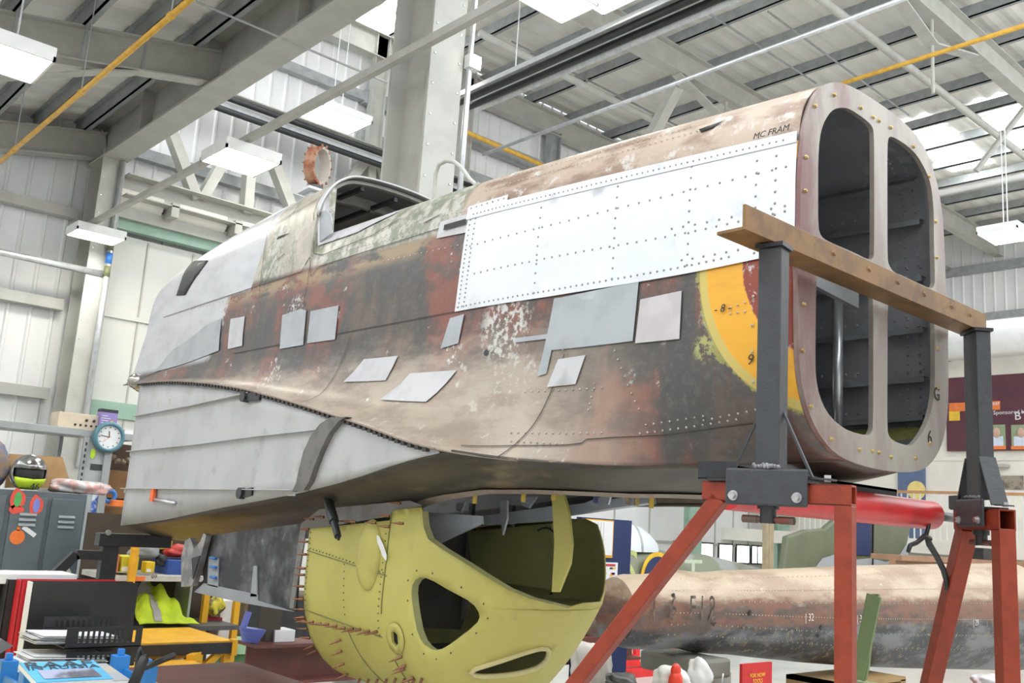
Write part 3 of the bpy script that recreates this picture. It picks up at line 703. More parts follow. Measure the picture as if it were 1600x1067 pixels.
# ---- surface patches
def spatch(name, poly, mat, off=.004, step=.05, par=None, param=False, solid=0):
    pl = [np.array(hit(*p)) if not param else np.array(p, float) for p in poly]
    pl = [np.array([p[0], p[1]*.1]) for p in pl]
    V, F = cdt_mesh(pl, [], step, lambda y, t: S(y, t*10, off))
    V = np.array(V); F = [f if np.cross(V[f[1]]-V[f[0]], V[f[2]]-V[f[0]])[0] < 0 else f[::-1] for f in F]
    return link(name, V, F, mat, par or fus, smooth=True, solid=solid, soff=-1)
def ypoly(y0, y1, z0, z1): return [(y0, tz(y0, z0)), (y1, tz(y1, z0)), (y1, tz(y1, z1)), (y0, tz(y0, z1))]
panel = spatch('bare_skin_panel', [(1.3, tz(1.31, 2.385)), (2.675, tz(2.67, 2.385)), (2.655, tz(2.65, 2.735)), (1.3, tz(1.31, 2.69))], mALU, .006, .05, None, True)
panel['label'] = 'bright bare aluminium panel with rivet rows'
spatch('panel_strip', [(1.3, tz(1.31, 2.688)), (2.66, tz(2.65, 2.733)), (2.66, tz(2.65, 2.785)), (2.44, tz(2.44, 2.785)), (2.44, tz(2.44, 2.765)), (1.3, tz(1.31, 2.72))], mALU, .009, .05, None, True)
for nm, pl, mt in (
    ('filler_patch', [(362, 499), (384, 494), (380, 540), (357, 545)], mPATCHL), ('filler_patch', [(443, 494), (480, 486), (475, 540), (438, 545)], mPATCH),
    ('filler_patch', [(487, 486), (530, 477), (525, 530), (481, 537)], mPATCH), ('filler_patch', [(570, 561), (623, 555), (604, 595), (538, 597)], mPATCHL),
    ('filler_patch', [(642, 584), (715, 579), (667, 629), (594, 626)], mPATCHL), ('filler_patch', [(704, 496), (727, 491), (717, 538), (690, 545)], mPATCH),
    ('doubler_plate', [(878, 463), (999, 441), (990, 535), (862, 548)], mPATCH), ('doubler_strip', [(868, 466), (877, 464), (855, 585), (841, 587)], mPATCH),
    ('doubler_strip', [(806, 528), (860, 520), (859, 528), (806, 535)], mPATCH),
    ('filler_patch', [(1003, 469), (1066, 457), (1062, 530), (995, 537)], M('pinkish_filler_patch', (.56, .52, .53), .5, .1, (.50, .46, .47), 8)), ('filler_patch', [(874, 562), (916, 554), (901, 600), (855, 604)], mPATCHL),
    ('louvre_plate', [(690, 347), (734, 336), (738, 362), (684, 374)], mPATCHL), ('nose_plate', [(322, 508), (348, 498), (343, 548), (240, 582), (272, 545)], mPATCH)):
    spatch(nm, pl, mt, .005)
a, b, c, d = [S(*hit(*p), .010) for p in ((697, 353), (731, 343), (731, 350), (696, 360))]
o = MB(); o.quad(a, b, c, d); o.build('louvre_slot', mSEAM, fus)
q = S(*hit(760, 553), .004); n_ = SN(*hit(760, 553)); MB().tube([q, q+n_*.001], .011, 14).build('drain_hole', mBLACK, fus)
# openings in the upper cowl
for nm, pl in (('cowl_slot', [(300, 405), (326, 408), (312, 425), (298, 447), (290, 462), (276, 462), (284, 440)]), ('deck_slot', [(1093, 203), (1130, 190), (1112, 202), (1097, 207)]), ('vent_slot', [(433, 375), (453, 363), (436, 371)])):
    spatch(nm, pl, mBLACK, .004, .03, None, False, .001)
# ---- seams and rivets
seams = MB()
def seam(pts, w=.0035, off=.0045, param=False):
    q = [np.array(hit(*p)) if not param else np.array(p, float) for p in pts]; path = []
    for a, b in zip(q, q[1:]):
        k = max(2, int(abs(b-a)@np.array([1, .12])/.04)); path += [a+(b-a)*i/k for i in range(k)]
    path.append(q[-1])
    for a, b in zip(path, path[1:]):
        A, B = S(*a, off), S(*b, off); n_ = SN(*a); s_ = nrm(np.cross(B-A, n_))*w/2; seams.quad(A-s_, A+s_, B+s_, B-s_)
seam([(y, tz(y, 2.735-(y-2.7)*.012)) for y in np.arange(2.66, 5.6, .15)], param=True)
seam([(y, tz(y, 2.386)) for y in np.arange(2.66, 4.6, .15)], param=True)
seam([(y, tz(y, 2.44-(y-4.9)*.14)) for y in np.arange(4.75, 5.7, .1)], param=True)
for Y, t0 in ((3.37, 7), (2.10, 8)): seam([(Y+.02*i, t0+i*(12-t0)/8) for i in range(9)], param=True)
seam([(4.36-.02*i, 1+i*.85) for i in range(6)], param=True)
seam([(1180, 661), (1120, 669), (1040, 680), (960, 684), (917, 686), (910, 693), (885, 695), (800, 698), (720, 697)])
seam([(3.83, 3), (3.83, 3.9), (3.70, 4.15), (3.3, 4.0), (3.12, 3.6)], param=True)
seam([(3.86, 3.2), (4.0, 3.35), (4.3, 3.55), (4.6, 3.6)], param=True)
seam([(445, 395), (431, 410), (413, 445)])
stuff(seams.build('panel_seams', mSEAM, fus))
rv = MB(); rvl = MB()
def rrow(mb, p0, p1, n, r=.0042, off=.004, param=False):
    a, b = (np.array(hit(*p)) if not param else np.array(p, float) for p in (p0, p1))
    for i in range(n):
        q = a+(b-a)*i/max(1, n-1); mb.dome(S(*q, off), SN(*q), r)
zr = lambda y, z: (y, tz(y, z))
rrow(rv, zr(1.5, 2.402), zr(2.66, 2.400), 48, .0042, .0065, True); rrow(rv, zr(1.32, 2.418), zr(1.66, 2.418), 10, .0042, .0065, True)
rrow(rv, zr(1.33, 2.50), zr(2.58, 2.515), 36, .0042, .0065, True); rrow(rv, zr(1.33, 2.625), zr(2.62, 2.625), 32, .0042, .0065, True); rrow(rv, zr(1.33, 2.515), zr(1.7, 2.52), 10, .0042, .0065, True)
rrow(rv, zr(1.34, 2.703), zr(2.62, 2.748), 62, .0036, .0095, True); rrow(rv, zr(2.46, 2.775), zr(2.64, 2.775), 7, .004, .0095, True)
for Y in (1.36, 1.42, 1.64, 1.92, 2.26): rrow(rv, zr(Y, 2.40), zr(Y, 2.70), 10, .0042, .0065, True)
for Y in (2.645, 2.615): rrow(rv, zr(Y+.01, 2.40), zr(Y-.008, 2.73), 20, .0042, .0065, True)
stuff(rv.build('panel_rivets', mRIVD, fus)); 
for p0, p1, n in (((1000, 676), (1150, 655), 13), ((1010, 663), (1100, 650), 8), ((800, 690), (880, 693), 9), ((800, 676), (940, 676), 14), ((820, 612), (940, 605), 12), ((920, 640), (930, 600), 5),
                  ((750, 292), (1080, 200), 44), ((760, 298), (1090, 206), 44), ((740, 345), (520, 395), 34), ((720, 330), (660, 345), 10), ((1100, 655), (1180, 640), 7), ((960, 530), (880, 545), 8), ((985, 515), (880, 533), 12), ((1142, 492), (1165, 486), 3), ((1142, 480), (1165, 474), 3),
                  ((300, 478), (410, 448), 22), ((300, 484), (410, 454), 22), ((950, 520), (1000, 640), 10), ((600, 410), (735, 378), 16)):
    rrow(rvl, p0, p1, n, .0035, .0028)
for zq in (2.13, 2.2, 2.28, 2.05): rrow(rvl, zr(1.33, zq), zr(1.42, zq), 3, .0045, .003, True)
stuff(rvl.build('skin_rivets', mRIVL, fus))
# handwritten marks
mINK = M('marker_ink', (.03, .025, .02), .6)
for body, px, sz in (('- 8 -', (1131, 483), .032), ('9', (1173, 562), .04), ('MC FRAM', (1207, 211), .026)):
    q = hit(*px); n_ = SN(*q); ex = nrm(np.array([0, -1, 0])-n_*(-n_[1])); ez = np.cross(n_, ex); text('pen_mark', body, sz, S(*q, .0105 if body[0] == 'M' else .005), (ex, ez, n_), mINK, fus, shear=.2)

# ---- rear frame plate, traced at its own station
A_ = lambda x, y: (1220+x/3.336, 110+y/3.336)
B_ = lambda x, y: (1220+x/3.232, 430+y/3.232)
YR = 1.299
def trace(pts): return [(lambda q: (q[0], q[2]))(UY(*p, YR)) for p in pts]
outer = [(XF-dx, z) for dx, z in [(0, 2.948), (.15, 2.944), (.27, 2.92), (.36, 2.852), (.414, 2.74), (.428, 2.60), (.43, 2.45)]]
outer = [(2*XF-x, z) for x, z in outer[::-1]]+outer[1:]
outer = outer[::-1]
low = [(.435, 2.42), (.46, 2.40), (.46, 2.36), (.437, 2.34), (.436, 2.17), (.424, 2.05), (.374, 1.952), (.28, 1.885), (.17, 1.862), (0, 1.855)]
# outer runs from the near side upwards over the top to the far side; close it along the bottom
outer = [(XF-dx, z) for dx, z in low[::-1]]+outer+[(XF+dx, z) for dx, z in low[:-1]]
UL = [A_(*p) for p in [(290, 200), (330, 205), (380, 235), (430, 272), (455, 300), (463, 340), (463, 600), (463, 960), (455, 985), (435, 992), (340, 945), (220, 895), (185, 870), (170, 820), (170, 640), (170, 480), (178, 360), (195, 290), (225, 235), (255, 208)]]
UR_ = [A_(*p) for p in [(548, 350), (575, 358), (640, 400), (690, 450), (735, 530), (760, 600), (770, 680), (775, 760), (775, 900)]]+[B_(*p) for p in [(757, 35), (750, 62), (735, 72), (660, 38), (590, 5)]]+[A_(*p) for p in [(565, 1055), (540, 1020), (532, 980), (532, 700), (532, 400), (538, 358)]]
LL = [B_(*p) for p in [(166, -10), (300, 40), (395, 60), (430, 80), (443, 115), (443, 400), (443, 760), (435, 795), (415, 812), (320, 788), (260, 750), (205, 690), (170, 610), (152, 520), (150, 430), (152, 200), (156, 20)]]
LR = [B_(*p) for p in [(530, 116), (620, 150), (735, 200), (755, 235), (755, 400), (755, 560), (745, 650), (720, 740), (690, 800), (650, 850), (625, 862), (560, 845), (525, 820), (513, 780), (515, 500), (516, 140)]]
V, F = cdt_mesh(smooth_loop(outer, 2), [smooth_loop(trace(h), 1) for h in (UL, UR_, LL, LR)], .06, lambda x, z: (x, YR, z))
V = np.array(V); F = [f if np.cross(V[f[1]]-V[f[0]], V[f[2]]-V[f[0]])[1] < 0 else f[::-1] for f in F]
fr = link('rear_frame', V, F, mFRAME, fus, solid=.014, soff=1); fr['label'] = 'pale primed four-window end frame plate'
bb = MB()
for p in [A_(*q) for q in ((277, 128), (177, 186), (416, 195), (480, 244), (511, 263), (572, 297), (690, 397), (772, 552), (806, 788), (812, 975), (130, 452), (126, 628), (124, 852))]+[B_(*q) for q in ((787, 137), (791, 370), (791, 566), (750, 847), (677, 924), (556, 917), (493, 895), (461, 887), (396, 880), (254, 827), (150, 663), (108, 381), (114, 147))]:
    q = UY(*p, YR-.014); bb.dome(q, (0, -1, 0), .007, .008)
stuff(bb.build('frame_bolts', mBRASS, fus))
for px, ch in (((1464, 616), 'G'), ((1453, 684), '6')): text('pen_mark', ch, .06, UY(*px, YR-.0155), FACE_NY, mINK, fus)

# ---- inside: formers, stringers, brackets seen through the frame
mFORM = M('grey_former', (.27, .285, .30), .42, .3, (.22, .23, .24), 8)
def former(Y, depth, name='former', mat=mFORM, t0=0.0, t1=11.4):
    i = int(np.searchsorted(GY, Y)); mb = MB(); k0 = int(t0*NS); ring = [k for k in range(k0, int(t1*NS), 5)]
    for sgn in (1, -1):
        pr = None
        for k in ring:
            p = GP[i, k]; n_ = GN[i, k]; o1 = p-n_*.010; o2 = p-n_*(.010+depth)
            if sgn < 0: o1 = np.array([2*XF-o1[0], o1[1], o1[2]]); o2 = np.array([2*XF-o2[0], o2[1], o2[2]])
            cur = [o1, o2, o2+np.array([0, .03, 0])]
            if pr: mb.quad(pr[0], cur[0], cur[1], pr[1]); mb.quad(pr[1], cur[1], cur[2], pr[2])
            pr = cur
    return mb.build(name, mat, fus, smooth=False)
former(2.02, .075); former(2.75, .06); former(4.05, .05, 'former', M('cream_former', (.46, .45, .40), .5), 0, 5); former(3.815, .016, 'arch_former', M('cream_former', (.46, .45, .40), .5), 0, 5.2); former(4.6, .04, 'former', M('cream_former', (.46, .45, .40), .5), 0, 6)
for tt in (3.0, 4.4, 5.6, 6.7, 7.9, 9.0, 10.0):
    for sgn in (1, -1):
        mb = MB(); pr = None
        for Y in np.arange(1.34, 3.75, .1):
            p = S(Y, tt); n_ = SN(Y, tt); o1, o2 = p-n_*.008, p-n_*.045
            if sgn < 0: o1 = np.array([2*XF-o1[0], o1[1], o1[2]]); o2 = np.array([2*XF-o2[0], o2[1], o2[2]])
            cur = [o1, o2, o2+np.array([0, 0, -.018])]
            if pr: mb.quad(pr[0], cur[0], cur[1], pr[1]); mb.quad(pr[1], cur[1], cur[2], pr[2])
            pr = cur
        mb.build('stringer', mFORM, fus)
rb = MB()
for tt in (4.4, 5.6, 6.7, 7.9, 9.0):
    for Y in np.arange(1.36, 2.0, .045):
        p = S(Y, tt-.25); n_ = SN(Y, tt-.25)*np.array([-1, 1, 1]); p = np.array([2*XF-p[0], p[1], p[2]]); rb.dome(p-n_*.007, -n_, .005)
for Y in (1.37, 1.41):
    for tt in np.arange(2, 10.5, .22):
        p = S(Y, tt); n_ = SN(Y, tt)*np.array([-1, 1, 1]); p = np.array([2*XF-p[0], p[1], p[2]]); rb.dome(p-n_*.007, -n_, .005)
stuff(rb.build('inner_rivets', mBOLT, fus))
for tt, hh_ in ((9.25, .5), (10.1, .55)):
    pl = [(1.36, tt), (1.62, tt), (1.62, tt+hh_), (1.36, tt+hh_)]; q = [S(*p, -.009) for p in pl]; q = [np.array([2*XF-p[0], p[1], p[2]]) for p in q]
    MB().quad(*q).build('chromate_patch', M('green_chromate', (.36, .34, .11), .5, 0, (.30, .29, .10), 9), fus)
p = UY(1309, 470, 1.62); q = UY(1306, 690, 1.62)
MB().tube([p, (p[0], 1.62, 1.93)], .017, 12).build('upright_tube', mCHROME, fus, smooth=True)
a, b, c, d = UY(1270, 424, 1.5), UY(1342, 452, 1.5), UY(1342, 482, 1.5), UY(1270, 444, 1.5)
MB().prism([a, b, c, d], (0, .02, 0)).build('cross_bracket', M('bracket_grey', (.40, .41, .41), .4, .3), fus)
p = UY(1340, 300, 1.9); q = UY(1338, 690, 1.9)
MB().box(p[0]-.004, p[0]+.03, 1.88, 1.92, 1.95, 2.7).build('inner_post', mFORM, fus)

# ---- cockpit arch lip, side plate, sill
mARCH = M('arch_metal', (.50, .50, .48), .4, .3, (.42, .42, .40), 9)
i = int(np.searchsorted(GY, YARCH))+1
arc = [GP[i, k] for k in range(4*NS, -1, -3)]; arc = arc+[np.array([2*XF-p[0], p[1], p[2]]) for p in arc[-2::-1]]
MB().tube([p+np.array([0, -.012, 0]) for p in arc], .007, 8).build('arch_lip', mARCH, fus, smooth=True)
sill = MB(); pts = [S(Y, tz(Y, 2.905-(3.78-Y)*.03), .004) for Y in np.arange(3.78, 3.2, -.04)]
for a, b in zip(pts, pts[1:]): sill.quad(a, b, b+np.array([.02, 0, -.05]), a+np.array([.02, 0, -.05]))
sill.build('sill_strip', mPATCHL, fus)
spatch('sill_plate', [(3.82, tz(3.78, 2.90)), (3.5, tz(3.5, 2.895)), (3.22, tz(3.22, 2.905)), (3.22, tz(3.22, 2.885)), (3.45, tz(3.45, 2.84)), (3.82, tz(3.78, 2.835))], mPATCHL, .005, .04, None, True)
c0 = np.array([2.12, 3.77, 2.87])
MB().prism([c0+np.array([0, dy, dz]) for dy, dz in ((.03, -.02), (-.085, .01), (-.09, .06), (-.065, .11), (-.02, .135), (.03, .135))], (.005, 0, 0)).build('side_plate', mPATCH, fus)
for x in (2.36, 2.56, 2.74):
    zt_ = 3.2 if x < 2.7 else 3.18
    MB().bar((x, 3.84, zt_), (x, 4.6, zt_-.01), .02, .02).build('cowl_stringer', mDKGREY, fus)
# ---- loop antenna on its mast
mRUST = M('rusty_ring', (.26, .085, .04), .6, .2, (.36, .20, .12), 12)
rc = UX(496, 259, XF)
z0 = rc[2]; RR = .115
ln = MB(); ln.tube([rc+np.array([RR*.52*math.cos(a)*1.0, RR*.35*math.cos(a), RR*math.sin(a)]) for a in np.linspace(0, 2*math.pi, 25)[:-1]], .006, 6, True)
def ringstrip(mat, a0, a1, n):
    mb = MB(); pr = None
    for a in np.linspace(a0, a1, n):
        e = np.array([.55*math.cos(a), .10*math.cos(a), math.sin(a)]); ax = nrm(np.array([.6, -.8, 0]))
        cur = [rc+RR*e*1.0-ax*.03, rc+RR*e*1.0+ax*.03, rc+RR*e*.86+ax*.03, rc+RR*e*.86-ax*.03]
        if pr:
            for k in range(4): mb.quad(pr[k], cur[k], cur[(k+1) % 4], pr[(k+1) % 4])
        pr = cur
    return mb.build('antenna_ring', mat, fus)
ringstrip(mRUST, math.radians(100), math.radians(260), 14); ringstrip(M('pale_worn_ring', (.42, .37, .32), .6), math.radians(-100), math.radians(100), 16)
tb = MB()
for a in np.linspace(0, 2*math.pi, 15)[:-1]:
    e = np.array([.55*math.cos(a), .10*math.cos(a), math.sin(a)]); ax = nrm(np.array([.6, -.8, 0]))
    tb.bar(rc+RR*e*.95-ax*.03, rc+RR*e*.95-ax*.03+e*.018, .009, .009); tb.bar(rc+RR*e*.95+ax*.03, rc+RR*e*.95+ax*.03+e*.018, .009, .009)
stuff(tb.build('ring_tabs', mRUST, fus))
zb_ = z0-RR-.005
mb = MB(); mb.tube([(XF, rc[1], zb_-.035), (XF, rc[1], zb_-.005)], [.055, .045], 12); mb.build('ring_clamp', M('dark_clamp', (.07, .06, .06), .5), fus)
mb = MB(); mb.bar((XF, rc[1], zb_-.05), (XF, rc[1]+.001, zb_-.035), .15, .13, (0, 1, 0)); mb.bar((XF, rc[1], 3.05), (XF, rc[1]+.001, zb_-.05), .09, .07, (0, 1, 0)); mb.build('antenna_mast', mPATCHL, fus)
# ---- bent pipe on the decking
q = UX(680, 330, 2.25); 
pts = [UX(x, y, 2.26) for x, y in ((677, 332), (679, 300), (681, 270), (686, 257), (697, 251), (710, 253), (722, 263), (734, 280), (747, 292), (768, 300))]
MB().tube(pts, .009, 8).build('vent_pipe', mSTEEL, fus, smooth=True)
a, b, c, d = [S(*hit(*p), .006) for p in ((661, 345), (687, 332), (690, 334), (666, 349))]; MB().quad(a, b, c, d).build('pipe_foot', mSTEEL, fus)
p = UX(746, 303, 2.26); MB().bar(p, p+np.array([0, 0, .045]), .02, .02).build('pipe_clip', mSTEEL, fus)

# ---- wing-root wall under the lip
lipY = GY[int(np.searchsorted(GY, 2.487)):]
botY = [2.486, 2.797, 3.158, 3.471, 3.83, 4.32, 4.997, 5.565, 5.8]; botZ = [1.854, 1.807, 1.748, 1.706, 1.667, 1.616, 1.539, 1.488, 1.468]
def lipP(Y):
    i = min(int(np.searchsorted(GY, Y)), len(GY)-1); return GP[i, -1]
def wallP(Y, u, off=0.0):
    l = lipP(Y); zb = np.interp(Y, botY, botZ); return np.array([l[0]+.022-off, Y, (l[2]+.004)*(1-u)+zb*u])
V = []; F = []; wy = list(np.linspace(2.487, 5.66, 60))
for Y in wy:
    for u in np.linspace(0, 1, 7): V.append(wallP(Y, u))
for i in range(len(wy)-1):
    for k in range(6): F.append((i*7+k, (i+1)*7+k, (i+1)*7+k+1, i*7+k+1))
wall = link('wing_root_wall', V, F, mGREYW, fus, smooth=True, solid=.008, soff=1); wall['label'] = 'grey riveted wing-root side wall'
V2 = [np.array([2*XF-v[0], v[1], v[2]]) for v in V]; link('wing_root_wall', V2, [f[::-1] for f in F], mGREYW, fus, smooth=True)
def wz(Y, z, off=0.0): 
    l = lipP(Y); return np.array([l[0]+.022-off, Y, z])
for pts in (((5.66, 2.113), (4.745, 2.131), (4.05, 2.152)), ((5.68, 1.907), (4.673, 1.925), (3.908, 1.947), (3.32, 1.958)), ((5.69, 1.692), (4.35, 1.708), (3.5, 1.718))):
    mb = MB()
    for (y0, z0_), (y1, z1_) in zip(pts, pts[1:]):
        a, b = wz(y0, z0_), wz(y1, z1_); mb.bar(a-np.array([.014, 0, 0]), b-np.array([.014, 0, 0]), .032, .004); mb.bar(a-np.array([.004, 0, .012]), b-np.array([.004, 0, .012]), .004, .024)
    mb.build('stringer_angle', mGREYW, fus, smooth=False)
mb = MB(); pr = None
for (x0, y0_, x1, y1_) in ((515, 652, 541, 651), (499, 663, 529, 658), (485, 681, 514, 676), (474, 705, 502, 700), (467, 732, 491, 728), (462, 755, 483, 752), (456, 768, 474, 766)):
    def onw(px, py):
        Y = 3.2
        for _ in range(12): q = UX(px, py, lipP(Y)[0]-.01); Y = q[1]
        return q
    cur = (onw(x0, y0_), onw(x1, y1_))
    if pr:
        mb.quad(pr[0], pr[1], cur[1], cur[0]); mb.quad(pr[0], cur[0], cur[0]+np.array([.03, 0, 0]), pr[0]+np.array([.03, 0, 0])); mb.quad(pr[1], pr[1]+np.array([.03, 0, 0]), cur[1]+np.array([.03, 0, 0]), cur[1])
    pr = cur
mb.build('curved_former', M('worn_former', (.18, .165, .15), .5, .1, (.12, .11, .10), 10), fus)
mb = MB()
for Y in np.arange(2.53, 5.62, .042):
    p = lipP(Y); mb.box(p[0]-.002, p[0]+.014, Y, Y+.02, p[2]-.016, p[2]-.003)
stuff(mb.build('lip_nutplates', M('dark_nutplate', (.05, .045, .04), .6), fus))
mb = MB(); pr = None
for Y in np.arange(2.487, 5.7, .05):
    p = lipP(Y)
    if pr is not None: mb.bar(pr, p, .006, .005)
    pr = p
mb.build('lip_edge', mTAN, fus)
rw = MB()
def wrow(Y0, z0_, Y1, z1_, n):
    for i in range(n): Y = Y0+(Y1-Y0)*i/(n-1); rw.dome(wz(Y, z0_+(z1_-z0_)*i/(n-1), .001), (-1, 0, 0), .0038)
for Y, za_, zc_ in ((2.72, 1.835, 1.90), (2.9, 1.80, 1.93), (3.08, 1.78, 1.965), (3.42, 1.73, 2.03), (3.47, 1.73, 2.0), (3.75, 1.72, 2.09), (3.95, 1.72, 2.12), (4.25, 1.72, 2.1), (4.3, 1.72, 2.1), (4.75, 1.72, 2.1), (5.1, 1.72, 2.1)): wrow(Y, za_, Y, zc_, int(abs(zc_-za_)/.022)+2)
for y0 in np.arange(2.6, 5.5, .06):
    l = lipP(y0); rw.dome((l[0]+.021, y0, l[2]-.035), (-1, 0, 0), .0036); rw.dome((l[0]+.021, y0, np.interp(y0, botY, botZ)+.03), (-1, 0, 0), .0036)
wrow(3.35, 1.945, 5.5, 1.905, 60); wrow(3.55, 1.729, 5.5, 1.72, 60)
stuff(rw.build('wall_rivets', M('grey_rivet', (.36, .36, .36), .4, .3), fus))
p = wz(4.02, 2.135); mb = MB(); mb.tube([p+np.array([.02, .06, 0]), p+np.array([-.035, .06, 0])], .026, 10); mb.bar(p+np.array([-.01, .08, .0]), p+np.array([-.01, -.09, -.005]), .03, .035); mb.build('wing_fitting', mGUN, fus)
p = wz(4.0, 1.695); mb = MB(); mb.tube([p+np.array([.02, .0, 0]), p+np.array([-.035, 0, 0])], .026, 10); mb.bar(p+np.array([-.01, -.02, 0]), p+np.array([-.01, -.10, .01]), .03, .035); mb.build('wing_fitting', mGUN, fus)
p = wz(5.2, 1.645); q = wz(4.82, 1.63); MB().tube([p-np.array([.02, 0, 0]), q-np.array([.02, 0, 0])], .008, 8).build('pin_rod', mCHROME, fus, smooth=True)
MB().box(p[0]-.035, p[0]-.02, 5.13, 5.17, 1.63, 1.70).build('warning_flag', M('flag_orange', (.95, .16, .03), .5), fus)
spatch_q = [wz(4.98, 1.685, .003), wz(4.80, 1.69, .003), wz(4.80, 1.575, .003), wz(4.98, 1.56, .003)]; MB().quad(*spatch_q).build('wall_patch', mPATCHL, fus)
text('pen_mark', 'H', .06, wz(4.5, 1.645, .006), FACE_NX, mPAPER, fus)
# front intake lip at the lower nose
q = UX(212, 598, 2.1)
mb = MB()
for k in range(4): mb.ball(q+np.array([.02*k, .01*k, -.012*k+.01]), .062-.006*k, 10, 6, (.8, 1.0, .75))
mb.build('intake_lip', M('polished_lip', (.66, .66, .68), .18, .9, (.35, .30, .25), 14), fus, smooth=True)
# ---- belly
def edgeP(Y):
    if Y >= 2.487: l = lipP(Y); return np.array([XF-(l[0]+.022), np.interp(Y, botY, botZ)])
    l = lipP(Y); return np.array([XF-l[0], l[2]])
bc = lambda Y: np.interp(Y, [1.3, 1.6, 2.0, 2.4, 3.0, 3.6, 4.3, 5.7], [1.858, 1.795, 1.71, 1.66, 1.62, 1.57, 1.50, 1.40])
def bellyP(Y, v, off=0.0):
    e = edgeP(Y); zc = bc(Y); dx = e[0]*v; return np.array([XF-dx, Y, zc+(e[1]-zc)*abs(v)**1.7-off])
hole = [(2.5+.72*np.sign(math.cos(a))*abs(math.cos(a))**.7, .62*np.sign(math.sin(a))*abs(math.sin(a))**.8) for a in np.linspace(0, 2*math.pi, 41)[:-1]]
V, F = cdt_mesh([(1.3, -1), (5.66, -1), (5.66, 1), (1.3, 1)], [hole], .11, lambda y, v: bellyP(y, v))
V = np.array(V); F = [f if np.cross(V[f[1]]-V[f[0]], V[f[2]]-V[f[0]])[2] < 0 else f[::-1] for f in F]
link('belly_skin', V, F, mBELLY, fus, smooth=True, solid=.008, soff=-1)
mb = MB(); hp = [bellyP(y, v, .004) for y, v in hole]
for a, b in zip(hp, hp[1:]+hp[:1]):
    oa = (a-np.array([XF, 2.5, a[2]]))*.09+a; ob = (b-np.array([XF, 2.5, b[2]]))*.09+b
    mb.quad(a, b, ob+np.array([0, 0, .012]), oa+np.array([0, 0, .012])); mb.quad(a, b, b+np.array([0, 0, .03]), a+np.array([0, 0, .03]))
mb.build('opening_rim', mTAN, fus)
mSILV = M('bright_alloy', (.62, .66, .72), .35, .4, (.54, .58, .64), 7)
def silver(name, px, X, t=.01):
    return MB().prism([UX(*p, X) for p in px], (t, 0, 0)).build(name, mSILV, fus)
silver('rib_web', [(668, 800), (752, 806), (753, 818), (672, 855)], 2.3); silver('cross_member', [(752, 806), (868, 790), (868, 812), (755, 820)], 2.62, .05)
silver('cross_member', [(870, 792), (1010, 772), (1012, 786), (872, 806)], 2.75, .05); silver('rib_gusset', [(780, 782), (792, 782), (792, 810), (785, 836), (782, 808)], 2.55)
silver('rib_gusset', [(712, 786), (726, 784), (720, 800), (714, 798)], 2.5); silver('rib_gusset', [(812, 778), (838, 776), (826, 794), (816, 790)], 2.6); silver('rib_gusset', [(915, 785), (955, 770), (950, 788), (920, 790)], 2.7)
MB().box(2.25, 2.85, 1.85, 3.2, 1.86, 1.88).build('bay_roof', M('bay_dark', (.03, .032, .035), .6), fus)
mb = MB()
for px, X in (((742, 778), 2.2), ((818, 775), 2.22), ((865, 772), 2.24), ((931, 776), 2.28), ((981, 778), 2.3), ((995, 780), 2.32), ((1018, 784), 2.34)):
    p = UX(*px, X); mb.tube([p+np.array([0, 0, .015]), p-np.array([0, 0, .02])], .008, 8)
stuff(mb.build('rim_fasteners', M('fastener_blue_yellow', (.60, .42, .05), .5, 0, (.04, .05, .14), 4), fus))
p = UX(513, 782, 2.06); q = UX(528, 838, 2.02)
MB().tube([p+(p-q)*.25, p+(q-p)*.6], .02, 12).tube([p+(q-p)*.55, q], .014, 12).tube([q, q+(q-p)*.08], .006, 8).build('jack_pin', mGUN, fus, smooth=True, auto=40)
# dark forward belly panel, strip and hinge bracket
a = [UX(*p, 2.16) for p in ((313, 838), (470, 818), (462, 955), (380, 940), (303, 925), (318, 905))]
MB().prism(a, (.01, 0, 0)).build('belly_side_panel', M('blackened_panel', (.045, .046, .048), .45, .2, (.16, .16, .165), 6, c3=(.30, .30, .31), sc3=12, lo3=.60, hi3=.72), fus)
a = [UX(*p, 2.152) for p in ((303, 925), (318, 911), (402, 929), (402, 938), (460, 956), (380, 942))]
MB().prism([UX(*p, 2.152) for p in ((396, 884), (401, 884), (401, 932), (391, 932))], (.006, 0, 0)).build('panel_edge_strip', mPATCH, fus)
MB().prism(a, (.006, 0, 0)).build('panel_edge_strip', mPATCH, fus)
a = [UX(*p, 2.152) for p in ((326, 870), (341, 872), (340, 918), (324, 914))]; MB().prism(a, (.006, 0, 0)).build('panel_edge_strip', mPATCH, fus)
for z in (872, 886, 902): p = UX(333, z, 2.14); MB().tube([p+np.array([0, .03, 0]), p-np.array([0, .03, 0])], .007, 8).build('blue_pin', mBLUE, fus)
a = [UX(*p, 2.12) for p in ((289, 845), (297, 840), (301, 850), (303, 858), (313, 845), (318, 833), (322, 836), (311, 880), (300, 915), (283, 917), (283, 870))]
MB().prism(a, (.03, 0, 0)).build('hinge_bracket', M('bracket_worn', (.22, .22, .22), .4, .4, (.42, .40, .38), 10), fus)
a = [UX(*p, 2.115) for p in ((299, 872), (312, 868), (301, 905))]; MB().prism(a, (.004, 0, 0)).build('bracket_recess', mBLACK, fus)

